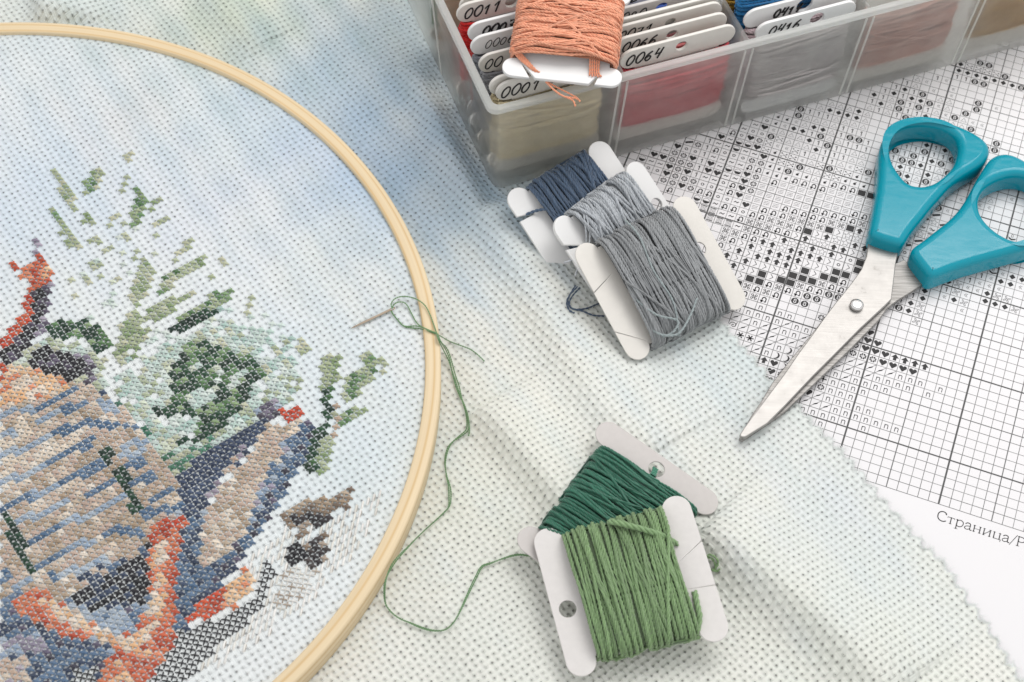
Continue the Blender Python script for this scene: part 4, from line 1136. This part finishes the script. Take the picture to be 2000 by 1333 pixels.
def winding(f, hw, hl, ht, color, seed, name='thread_winding', nstr=30, ncross=16, r=0.052, bulge=0.22, nply=3, gloss=.42, messy=1.0, n=120, mat=None):
    g = np.random.default_rng(seed)
    T = Tubes()
    color = np.array(color)
    # dense core so no card shows between strands
    y0, z0 = loop_yz(hl - r * 1.2, 1.0, 40)
    xs = np.linspace(-hw, hw, 14)
    V = []
    for x in xs:
        k = ht * (1 - bulge * (x / hw) ** 2) - r * 1.1
        V.append(np.stack([np.full(40, x), y0, z0 * k], 1))
    V = np.concatenate(V); i = np.arange(13)[:, None]; j = np.arange(40)[None, :]
    F = np.stack([i * 40 + j, i * 40 + (j + 1) % 40, (i + 1) * 40 + (j + 1) % 40, (i + 1) * 40 + j], -1).reshape(-1, 4)
    T.V.append(f(V)); T.F.append(F); T.C.append(np.broadcast_to(color * .5, (len(V), 3))); T.n += len(V)  # darkened core colour paints shade into the gaps between strands
    def strand(x0, skew, lift, hlj, phase, ph2):
        y, z = loop_yz(hl + hlj, 1.0, n)
        s01 = y / (hl + hlj)
        x = x0 + skew * s01 * np.where(z >= 0, 1, -.6) + .018 * messy * np.sin(s01 * 5 + ph2)
        x = np.clip(x, -hw, hw)
        k = ht * (1 - bulge * (x / hw) ** 2) + lift
        C = f(np.stack([x, y, z * k], 1))
        T.plies(C, r, r * 6.5, nply, 4, True, color * (1 + g.uniform(-.10, .10)), phase, .15)
    for q in range(nstr):
        x0 = -hw + 2 * hw * (q + .5) / nstr
        strand(x0 + g.normal(0, .018 * messy), g.normal(0, .06 * messy), g.uniform(-.012, .02), g.uniform(-.05, .04), g.uniform(0, 6), g.uniform(0, 6))
    for q in range(ncross):
        sk = g.normal(0, .15 * messy) if q % 5 else g.normal(0, .5 * messy)
        x0 = g.uniform(-hw * .92, hw * .92)
        strand(x0, sk, .045 + .05 * g.random(), g.uniform(0, .08), g.uniform(0, 6), g.uniform(0, 6))
    return T.build(name, mat or thread_mat(name + '_cotton', attr=True, gloss=gloss))

def strand_obj(name, paths, color, parent, r=0.045, nply=2, pitch=.25):
    T = Tubes()
    for P in paths:
        C = smooth_curve(np.array(P, float), 10)
        T.plies(C, r, pitch, nply, 5, False, color, rng.uniform(0, 6), .05)
    o = T.build(name, thread_mat(name + '_cotton', attr=True))
    return keep(o, parent) if parent else o

def circle2(x, y, r, n=24): return np.array([(x + r * math.cos(a), y + r * math.sin(a)) for a in np.arange(n) * 2 * math.pi / n])

def bobbin(label, f, hx, hy, r, hl, ht, color, seed, mat, thick=.05, notches=(), holes=(), group=None, nw=.05, sr=.052, **kw):
    root = empty('thread_bobbin', f.O)
    tag(root, label, 'thread bobbin', group)
    hs = [circle2(x, y, q) for x, y, q in holes]
    keep(prism('card', card_outline(hx, hy, r, hl - .12, notches, nw), hs, -thick / 2, thick / 2, mat, None, f, min(.018, thick * .35), 2), root)
    keep(winding(f, hx - r - .02, hl, ht, srgb(color), seed, r=sr, **kw), root)
    return root

G_LOOSE = 'wound bobbins lying on the cloth'
G_BOX = 'wound bobbins standing in the storage box'
# grey (front of the pile)
fg, hx, hy = frame_from((1151, 508, 1.80), (1249, 684, .66), (1336, 402, 1.75), (1426, 574, .60))
b1 = bobbin('slate grey thread on an off white card, front of the pile of three', fg, hx, hy, .375, hy + .22, .52, '949799', 11, M_ivory, .055,
            notches=((-1, .42, .74, .35), (-1, -.78, .70, -.85)), holes=((hx - .22, .22, .20),), nw=.02, nstr=42, ncross=26, sr=.048, messy=.75)
# light grey (middle)
fl, hx2, hy2 = frame_from((1122, 462, 1.60), (1168, 560, .58), (1224, 326, 1.55), (1312, 436, .54))
b2 = bobbin('pale silver grey thread on a white plastic card, middle of the pile of three', fl, hx2, hy2, .36, hy2 + .26, .44, 'b9bec3', 12, M_plastic, .12,
            notches=((-1, .48, .42, -.5),), holes=((hx2, -.15, .19),), nw=.16, nstr=34, ncross=14, sr=.050)
# dark blue (back)
fb, hx3, hy3 = frame_from((1022, 402, 1.28), (1098, 520, .52), (1165, 290, 1.55), (1240, 404, .74))
b3 = bobbin('dark denim blue thread on a white plastic card, nearest the box corner', fb, hx3, hy3, .36, hy3 + .22, .42, '4b6079', 13, M_plastic, .12,
            notches=((-1, .55, .50, -.15),), nw=.16, nstr=32, ncross=14)
# dark green and light green
fd, hx4, hy4 = frame_from((1042, 1058, .75), (1232, 1195, .20), (1186, 848, .85), (1374, 978, .30))
b4 = bobbin('dark green thread on a grey card, lying under the light green bobbin', fd, hx4, hy4, .37, hy4 - .02, .36, '2c7059', 14, M_greycard, .05,
            holes=((hx4 - .04, -.02, .215),), nstr=36, ncross=20, sr=.049)
fe, hx5, hy5 = frame_from((1073, 1064, .95), (1136, 1296, .60), (1320, 992, 1.30), (1392, 1222, .95))
b5 = bobbin('light leaf green thread on a pale holed card, lying on the dark green bobbin', fe, hx5, hy5, .37, hy5 + .08, .44, '7c9a69', 15, M_card, .05,
            notches=((1, .62, .70, -.55), (1, -.56, .70, .10)), holes=((-hx5 + .02, -.22, .215),), nw=.02, nstr=30, ncross=14, sr=.058, messy=.65)
for b in (b1, b2, b3, b4, b5): b['group'] = G_LOOSE
# loose ends
gc = np.array(srgb('86a674'))
strand_obj('thread_end', [[fe((hx5 - 1.75, hy5 - .02, .46)), fe((hx5 - 1.5, hy5 - .18, .56)), fe((hx5 - 1.0, hy5 - .46, .53)), fe((hx5 - .55, hy5 - .70, .34)), fe((hx5 - .25, hy5 - .88, .03))]], gc, b5, .085, 3, .5)
strand_obj('thread_end', [[fe((hx5 - .18, -.60, .03)), fe((hx5 - .22, -.9, .10)), fe((hx5 - .26, -1.25, .12)), fe((hx5 - .40, -hy5 + .02, .02))]], gc, b5, .085, 3, .5)
strand_obj('thread_end', [[fd((hx4 - .30, -.04 + .05 * k, .12)), fd((hx4 - .16, -.02 + .04 * k, .06)), fd((hx4 - .04, .02 + .05 * k, .04))] for k in (-1, 0, 1)], np.array(srgb('3f8a70')), b4, .04, 3, .3)
def ground(px, py, dz=.03):
    p = at(px, py, .1)
    for _ in range(4): p = at(px, py, float(cloth_z(p)[0]) + dz)
    return p
strand_obj('thread_end', [[ground(1378, 1088, .25), ground(1388, 1084, .2), ground(1400, 1092, .12), ground(1402, 1102, .06), ground(1396, 1112, .05), ground(1390, 1113, .05), ground(1400, 1116, .05), ground(1406, 1111, .05)],
                          [ground(1376, 1090, .22), ground(1388, 1090, .15), ground(1396, 1100, .08), ground(1397, 1110, .05), ground(1392, 1116, .05)]], gc, b5, .032)
bc = np.array(srgb('4b6079'))
strand_obj('thread_end', [[ground(1128, 560, .35), ground(1112, 578, .18), ground(1107, 592, .06), ground(1112, 606, .04), ground(1122, 612, .04)],
                          [ground(1133, 562, .3), ground(1117, 580, .15), ground(1112, 594, .06), ground(1120, 604, .04), ground(1145, 603, .04), ground(1168, 594, .05), ground(1185, 590, .05)],
                          [ground(1124, 558, .3), ground(1114, 575, .15), ground(1109, 590, .06), ground(1118, 603, .04), ground(1138, 608, .04), ground(1158, 616, .05), ground(1180, 618, .05)]], bc * .8, b3, .028)
strand_obj('thread_end', [[fb((-hx3 + .42, .35, .36)), fb((-hx3 + .2, .48, .2)), fb((-hx3 - .1, .56, .07))]], bc, b3, .05)
sv = np.array(srgb('c3c8cd'))
strand_obj('thread_end', [[fl((-hx2 + .5, .95, .42)), fl((-hx2 + .35, .55, .30)), fl((-hx2 + .2, .2, .12)), fl((-hx2 - .15, .05, .0)), fl((-hx2 - .6, .15, -.05))],
                          [fl((-hx2 + .55, .9, .42)), fl((-hx2 + .4, .4, .3)), fl((-hx2 + .1, .0, .1)), fl((-hx2 - .3, -.2, -.05)), fl((-hx2 - .5, -.35, -.12))]], sv, b2, .03)
gg = np.array(srgb('98a3a4'))
strand_obj('thread_end', [[fg((-hx + .45, -1.1, .30)), fg((-hx + .6, -1.45, .50)), fg((-hx + 1.0, -1.62, .60)), fg((-.1, -1.35, .60)), fg((.35, -1.0, .58))],
                          [fg((-hx + .42, -.2, .40)), fg((-hx + .7, -.9, .57)), fg((-hx + 1.15, -1.3, .60)), fg((-hx + .9, -1.52, .56)), fg((-hx + .6, -1.5, .45))],
                          [fg((-.35, 1.82, .40)), fg((-.30, 1.2, .60)), fg((-.42, 0.2, .62)), fg((-.35, -.8, .62)), fg((-.62, -1.7, .50))]], gg, b1, .038)
# little printed ring on the grey card near its hole is the chart seen through the hole

# ------------------------------------------------------------------ storage box
def bp(u, v, z):
    p = BOXO + DU * u + DV * v
    return np.array([p[0], p[1], z])
ZB = 0.07; BH = 4.0
box = empty('thread_storage_box', bp(0, 0, 0))
tag(box, 'frosted translucent plastic organiser box with compartments full of numbered bobbins', 'storage box')
def slab(name, pts8, parent, mat=None):
    F = [(0, 3, 2, 1), (4, 5, 6, 7), (0, 1, 5, 4), (1, 2, 6, 5), (2, 3, 7, 6), (3, 0, 4, 7)]
    o = poly(name, pts8, F, mat or M_frost)
    md = o.modifiers.new('bevel', 'BEVEL'); md.width = .03; md.segments = 2
    return keep(o, parent)
UL, VL, W, D = 19.2, 9.4, .13, .27      # length, depth, wall, draft
def rrect(u0, u1, v0, v1, r, n=6):
    P = []
    for cx, cy, a0 in ((u1 - r, v0 + r, -90), (u1 - r, v1 - r, 0), (u0 + r, v1 - r, 90), (u0 + r, v0 + r, 180)):
        for k in range(n + 1):
            a = math.radians(a0 + 90 * k / n); P.append((cx + r * math.cos(a), cy + r * math.sin(a)))
    return P
def shell():
    """tub: outer wall, rim, inner wall, floor"""
    rings = []
    prof = [(.10, ZB, .22), (0, ZB + .10, .3)]
    for t in (.35, .7, .95): prof.append((-D * t, ZB + (BH - ZB) * t, .3))
    prof += [(-D + W, BH - .22, .2), (W, ZB + .25, .2), (W + .08, ZB + .12, .15)]
    V, F = [], []
    for d, z, r in prof:
        R = rrect(d, UL - d, d, VL - d, r)
        rings.append(len(V)); V += [bp(u, v, z) for u, v in R]
    n = len(R)
    for k in range(len(rings) - 1):
        for i in range(n):
            j = (i + 1) % n
            F.append((rings[k] + i, rings[k] + j, rings[k + 1] + j, rings[k + 1] + i))
    F.append(tuple(range(rings[0], rings[0] + n))[::-1]); F.append(tuple(range(rings[-1], rings[-1] + n)))
    o = poly('tub', V, F, M_frost, None, True)
    return keep(o, box)
shell()
def rim():
    prof = [(-D - .015, BH - .20, .3), (-D - .045, BH - .17, .3), (-D - .045, BH - .02, .3), (-D - .03, BH, .3), (-D + W + .01, BH, .2), (-D + W + .03, BH - .02, .2), (-D + W + .03, BH - .20, .2)]
    V, F = [], []
    for d, z, r in prof:
        R = rrect(d, UL - d, d, VL - d, r); V += [bp(u, v, z) for u, v in R]
    n, m = len(R), len(prof)
    for k in range(m):
        for i in range(n):
            j = (i + 1) % n; k2 = (k + 1) % m
            F.append((k * n + i, k * n + j, k2 * n + j, k2 * n + i))
    return keep(poly('rim', V, F, M_rim, None, True), box)
rim()
DIVU = [3.66, 7.50, 11.34, 15.2]; DIVV = 4.75
for u in DIVU:
    t = .075
    P = []
    for z, v0, v1 in ((ZB + .12, W, VL - W), (BH - .06, -D + W - .02, VL + D - W)):
        P += [bp(u - t, v0, z), bp(u + t, v0, z), bp(u + t, v1, z), bp(u - t, v1, z)]
    slab('divider', P, box)
    # moulded rib pair on the outside of the front wall where the divider meets it
    for du_ in (-.12, .12):
        P = []
        for z, k in ((ZB + .15, 0.02), (BH - .25, -D * .95)):
            P += [bp(u + du_ - .035, k - .045, z), bp(u + du_ + .035, k - .045, z), bp(u + du_ + .035, k, z), bp(u + du_ - .035, k, z)]
        slab('rib', P, box, M_rim)
P = []
for z, u0, u1 in ((ZB + .12, W, UL - W), (BH - .08, -D + W, UL + D - W)):
    P += [bp(u0, DIVV - .075, z), bp(u1, DIVV - .075, z), bp(u1, DIVV + .075, z), bp(u0, DIVV + .075, z)]
slab('divider', P, box)
P = []
for z, k in ((ZB + .15, .02), (BH - .25, -D * .95)):
    P += [bp(k - .045, DIVV - .05, z), bp(k, DIVV - .05, z), bp(k, DIVV + .05, z), bp(k - .045, DIVV + .05, z)]
slab('rib', P, box, M_rim)

# handwritten digits, unit height
DIG = {
 '0': [[(.30, .95), (.10, .72), (.04, .38), (.14, .06), (.34, .02), (.54, .30), (.58, .66), (.46, .93), (.28, .95)]],
 '1': [[(.10, .62), (.40, .98), (.30, .0)]], '2': [[(.06, .75), (.22, .97), (.46, .9), (.46, .62), (.05, .05), (.58, .10)]],
 '3': [[(.08, .95), (.5, .92), (.26, .58), (.5, .4), (.42, .06), (.06, .08)]], '4': [[(.22, .98), (.06, .45), (.52, .52)], [(.56, .98), (.34, .0)]],
 '6': [[(.52, .96), (.2, .7), (.05, .3), (.2, .03), (.44, .12), (.50, .38), (.30, .52), (.08, .34)]],
 '7': [[(.06, .92), (.56, .95), (.28, .02)], [(.14, .46), (.52, .52)]], '8': [[(.34, .52), (.12, .72), (.28, .96), (.5, .82), (.34, .52), (.1, .24), (.24, .02), (.46, .18), (.34, .52)]],
 '/': [[(.46, .98), (.16, .0)]],
}
def number(text, f, x, y, dx, dy, h, parent, r=.022, zoff=0, side=1):
    """handwriting on the card face: dx, dy = local unit directions of writing and of up"""
    T = Tubes()
    dx, dy = np.array(dx, float), np.array(dy, float)
    pos = 0.0
    for i, ch in enumerate(text):
        k = h * (1 + .08 * math.sin(i * 2.3))
        for S in DIG[ch]:
            q = smooth_curve(S, 5) if len(S) > 3 else np.array(S)
            p = np.array([(x, y)]) + dx[None] * (pos + (q[:, :1] + .22 * q[:, 1:2]) * k) + dy[None] * (q[:, 1:2] * k)
            T.add(f(np.c_[p, np.full(len(p), zoff)]), r, 5)
        pos += h * .74
    o = T.build('number_marking', M_ink)
    o.parent = parent
    return o

def box_bobbin(label, u0, u1, v, zc, color, seed, mat, text=None, tx=.12, th=.34, tr=.022, hole=None, tilt=0.0, thick=.10, wind=True, r=.36, drop=3.1, ht=.20, nstr=36):
    """card standing on edge: rails horizontal, the numbered rail on top"""
    e1 = bp(u0, v, zc); e2 = bp(u1, v, zc)
    Yd = e1 - e2                                    # local +Y points to the left end, so Z faces the viewer
    up = np.array([0, 0, 1.0]) + np.array([*(DV * tilt), 0])
    f = Frame((e1 + e2) / 2 - up / np.linalg.norm(up) * drop / 2, up, Yd)
    hy_ = np.linalg.norm(Yd) / 2 - r
    hx_ = drop / 2
    root = empty('thread_bobbin', f.O)
    tag(root, label, 'thread bobbin', G_BOX)
    hs = []
    if hole is not None: hs = [circle2(hx_ + hole[1], hole[0], hole[2])]
    card = keep(prism('card', card_outline(hx_, hy_, r, hy_ - .1), hs, -thick / 2, thick / 2, mat, None, f, min(.02, thick * .3), 2), root)
    if wind:
        keep(winding(f, hx_ - r - .01, hy_ + r * .55, ht, srgb(color), seed, nstr=nstr, ncross=8, n=64, messy=.7), root)
    if text:
        L = hy_ + r
        number(text, f, hx_ - th * .52, L - tx - .1, (0, -1), (1, 0), th, card, tr, thick / 2 + .004)
    return root
NP = 3.04
# first compartment
box_bobbin('cream thread on a card numbered 0001, front of the first compartment', .12, 3.40, .42, 3.86, 'efdfb6', 21, M_ivory, '0001', .02, .40, .026, hole=(-.02, 0, .17))
box_bobbin('blank ivory card without a number, just behind the one numbered 0001', .0, 3.20, .62, 3.92, 'c4b48e', 22, M_ivory)
box_bobbin('bright blue thread, half hidden behind the blank ivory card of the first compartment', .75, 3.40, 1.02, 3.32, '2f6a9a', 23, M_plastic, drop=2.6)
box_bobbin('dull grey thread on a card in the first compartment, lettering cut off after 00', .05, 3.2, 1.62, 3.78, '8f9096', 24, M_ivory, '00', .05, .36, .022)
box_bobbin('mid grey thread on a white card numbered 006, with a dimple at its end', .0, 3.2, 2.15, 3.98, '8d8f98', 25, M_plastic, '0006', .30, .30, .014, hole=(.2, 0, .17))
box_bobbin('scarlet thread on a white card marked 007 in thick pen', .1, 3.2, 2.66, 3.98, 'c01414', 26, M_plastic, '0007', .30, .34, .034)
box_bobbin('red thread on a card numbered 0011 with a round hole, rear of the first compartment', .02, 3.2, 3.40, 4.04, 'e01010', 27, M_ivory, '0011', .10, .38, .028, hole=(-.06, 0, .19))
box_bobbin('plain ivory card pressed against the back of the one numbered 0011', .18, 3.3, 3.62, 4.10, 'd31a12', 28, M_ivory)
# second compartment
def pos_u(c): return c - NP / 2, c + NP / 2
U2 = 5.56
box_bobbin('red thread on a card numbered 0064, front of the second compartment', 3.80, 7.34, .40, 3.86, 'e04a58', 31, M_ivory, '0064', .06, .38, .028, hole=(-.10, .02, .17))
box_bobbin('salmon pink thread on a card numbered 0066, second in the middle compartment', 3.78, 7.24, .80, 3.98, 'e07a7c', 32, M_ivory, '0066', .12, .36, .026, hole=(-.03, .0, .17))
box_bobbin('dusky thread on a card numbered 0071, third in the second compartment', 3.84, 7.26, 1.22, 4.00, '9a5a5c', 33, M_ivory, '0071', .10, .36, .024, hole=(-.12, .0, .17))
box_bobbin('bare ivory card edge between the ones numbered 0071 and 080', 3.86, 7.24, 1.42, 4.04, 'c9b4b0', 34, M_ivory)
box_bobbin('royal blue thread on a card numbered 080, fourth in the second compartment', 3.88, 7.2, 1.86, 3.98, '2a55a8', 35, M_greycard, '0080', .14, .36, .02, hole=(-.14, .0, .19))
box_bobbin('periwinkle blue thread on a white card ending in a 2, rear of the second compartment', 3.96, 7.2, 2.52, 3.98, '3a64c0', 36, M_plastic, '0032', .10, .36, .024, hole=(.05, .0, .18))
# third compartment
box_bobbin('pale pinkish white thread on a white card numbered 0416, pressed against the front wall', 7.96, 11.16, .30, 3.66, 'cfc7c6', 41, M_plastic, '0416', .30, .34, .026, hole=(-.35, .0, .22))
box_bobbin('mauve and white thread on a plastic card numbered 0417 with a big hole', 7.72, 11.1, .66, 3.92, 'd9c3c8', 42, M_plastic, '0417', .82, .30, .034, hole=(-.22, .04, .25))
box_bobbin('turquoise blue thread standing higher behind the card numbered 0417', 7.62, 10.9, 1.18, 4.75, '1579b4', 43, M_plastic)
box_bobbin('mustard yellow thread at the back of the third compartment', 7.62, 9.6, 1.9, 3.9, 'b58a1c', 44, M_plastic)
# fourth and fifth compartments, seen through the wall
box_bobbin('powder pink thread seen through the front wall of the fourth compartment', 11.52, 14.9, .34, 3.70, 'dfae9f', 51, M_ivory)
box_bobbin('brownish thread behind the powder pink one in the fourth compartment', 11.52, 14.9, .85, 3.8, '7a6a5a', 52, M_ivory)
box_bobbin('ochre yellow thread seen through the front wall of the fifth compartment', 15.4, 18.8, .34, 3.72, 'c9993f', 53, M_ivory)
# back row, first compartment: only a sliver shows over the wall
box_bobbin('golden ochre thread at the left end of the back row', .02, 3.3, 5.3, 3.9, 'b98a3c', 61, M_ivory)
box_bobbin('emerald green thread behind the golden ochre one in the back row', .02, 3.3, 5.9, 3.9, '1f7a3c', 62, M_ivory)
# coral bobbin lying on top of the box
fo, hxo, hyo = frame_from((1000, -18, 5.15), (1002, 131, 4.72), (1215, 6, 5.15), (1186, 146, 4.72))
# rails run left-right here, so swap the axes
w_ = [at(1006, 133, 4.72), at(1186, 146, 4.72), at(1022, -24, 5.05), at(1218, 2, 5.05)]
fo = Frame(sum(w_) / 4, (w_[2] + w_[3]) - (w_[0] + w_[1]), (w_[0] - w_[1]) + (w_[2] - w_[3]))
fo = Frame(fo.O, -fo.X, -fo.Y)
hxo = abs((w_[0] - fo.O) @ fo.X); hyo = np.mean([abs((p - fo.O) @ fo.Y) for p in w_])
bo = bobbin('coral orange thread on a white plastic card lying on top of the box', fo, hxo, hyo, .30, hyo + .06, .50, 'efa582', 71, M_plastic, .12,
            notches=((1, -hyo + .55, .42, -.75), (1, hyo - .50, .28, .5)), nw=.15, nstr=42, ncross=38, sr=.046, messy=1.4)
oc = np.array(srgb('efa07c'))
s_end = [[fo((hxo - .42 - .01 * k, -hyo - .12 + .03 * k, .30)), fo((hxo - .22, -hyo + .12 + .05 * k, .16)), fo((hxo - .02 + .02 * k, -hyo + .42 + .05 * k, .10)), fo((hxo + .10, -hyo + .62 + .03 * k, .04)), fo((hxo + .2, -hyo + .75 + .02 * k, -.05))] for k in range(5)]
s_end += [[fo((hxo - .45, hyo - .62 + .06 * k, .36)), fo((hxo - .25, hyo - .60 + .06 * k, .20)), fo((hxo - .05, hyo - .58 + .06 * k, .12)), fo((hxo + .06 + .02 * (k % 2), hyo - .58 + .08 * k, .10))] for k in range(5)]
s_end += [[at(1066, 160, 4.6), at(1082, 176, 4.5), at(1100, 188, 4.4), at(1118 + 8 * k, 196 - 3 * k, 4.35), at(1124 + 9 * k, 208 - 9 * k, 4.3)] for k in range(2)] + [[at(1068, 160, 4.6), at(1086, 170, 4.5), at(1106, 180, 4.42), at(1128, 192, 4.35)]]
for grp in (s_end[:5], s_end[5:10], s_end[10:]): strand_obj('thread_end', grp, oc, bo, .030, 2, .2)

# ------------------------------------------------------------------ needle and its green thread
ned = empty('sewing_needle', at(725, 622, .78))
tag(ned, 'slim steel tapestry needle lying on the stretched cloth near the hoop rim', 'needle')
n0, n1 = at(685, 642, .735), at(770, 602, .80)
t_ = np.linspace(0, 1, 24)
T = Tubes()
T.add(n0 + (n1 - n0) * (t_ * .90)[:, None], np.interp(t_, [0, .08, .3, 1], [.006, .022, .033, .037]), 10)
d = (n1 - n0) / np.linalg.norm(n1 - n0); pz = np.cross(d, [0, 0, 1.0]); pz /= np.linalg.norm(pz)
L = np.linalg.norm(n1 - n0)
E = np.array([n0 + d * (L * .94 + .10 * math.cos(a)) + pz * .030 * math.sin(a) for a in np.arange(20) * 2 * math.pi / 20])
T.add(E, .014, 6, True)
keep(T.build('shaft', M_needle), ned)

gt = np.array(srgb('6b9463'))
gth = empty('green_thread', ground(905, 800))
tag(gth, 'loose green thread from the needle eye over the hoop to the green bobbins', 'thread')
def hz(x, y, dz):
    """height under a photo pixel: cloth, hoop top or draped cloth"""
    p = at(x, y, HZ); r = np.linalg.norm(p[:2] - HC)
    if r < RI - .02: return at(x, y, ZC + dz)
    if r < RO + .06: return at(x, y, HZ + dz)
    q = ground(x, y, dz + .05)
    rq = np.linalg.norm(q[:2] - HC)
    if rq < RO + .35: 
        k = np.clip((rq - RO - .02) / .33, 0, 1)
        return at(x, y, float(cloth_z(q)[0]) + dz + (1 - k) * .5)
    return q
pa = [(766,603,.12),(764,594,.16),(770,585,.2),(782,580,.16),(797,580,.12),(814,585,.10),(830,597,.07),(840,615,.06),(847,634,.05),(853,651,.05)]
pb = [(767,603,.12),(768,597,.15),(776,591,.16),(788,591,.12),(796,598,.06),(805,615,.04),(815,632,.05),(830,642,.06),(853,651,.05)]
pc_ = [(763,606,.08),(768,615,.06),(778,627,.04),(787,636,.04),(798,638,.04),(812,637,.05),(828,641,.06),(853,652,.05)]
pd = [(764,607,.08),(770,617,.06),(781,630,.04),(790,638,.04),(806,641,.04),(822,643,.06),(853,653,.05)]
tail = [(851,651,.05),(862,658,.12),(880,668,.06),(902,676,.04),(919,683,.04),(934,694,.04),(946,706,.03)]
main = [(853,652,.05),(858,668,.1),(866,684,.06),(876,704,.03),(883,725,.03),(892,752,.03),(900,776,.03),(905,790,.03),(911,815,.03),(911,838,.03),(898,851,.03),(884,864,.03),(875,880,.03),(870,905,.03),(872,930,.03),(876,950,.03),(877,970,.03),(876,990,.03),(866,1003,.03),(852,1016,.03),(835,1031,.03),(815,1050,.03),(795,1070,.03),(775,1090,.03),(763,1107,.03),(755,1128,.03),(752,1150,.03),(753,1178,.03),(762,1194,.03),(778,1207,.03),(800,1217,.03),(825,1228,.03),(850,1233,.03),(872,1229,.03),(888,1213,.03),(900,1190,.03),(912,1162,.03),(926,1132,.03),(940,1107,.03),(958,1100,.03),(985,1091,.03),(1010,1085,.03),(1030,1086,.05),(1045,1090,.05)]
main2 = [(x + 3.0 * math.sin(i * .9) + 1.0, y + 1.8 * math.cos(i * 1.3), z) for i, (x, y, z) in enumerate(main)]
main2[0] = (855, 652, .05)
main3 = [(853,652,.05),(857,664,.12),(872,680,.05),(881,702,.03),(888,728,.03),(897,756,.03),(903,782,.03),(912,812,.03),(917,838,.03),(915,852,.03)]
strand_obj('strand', [[hz(*p) for p in P] for P in (pa, pb, pc_, pd, tail, main, main2, main3)], gt, gth, .021, 2, .14)
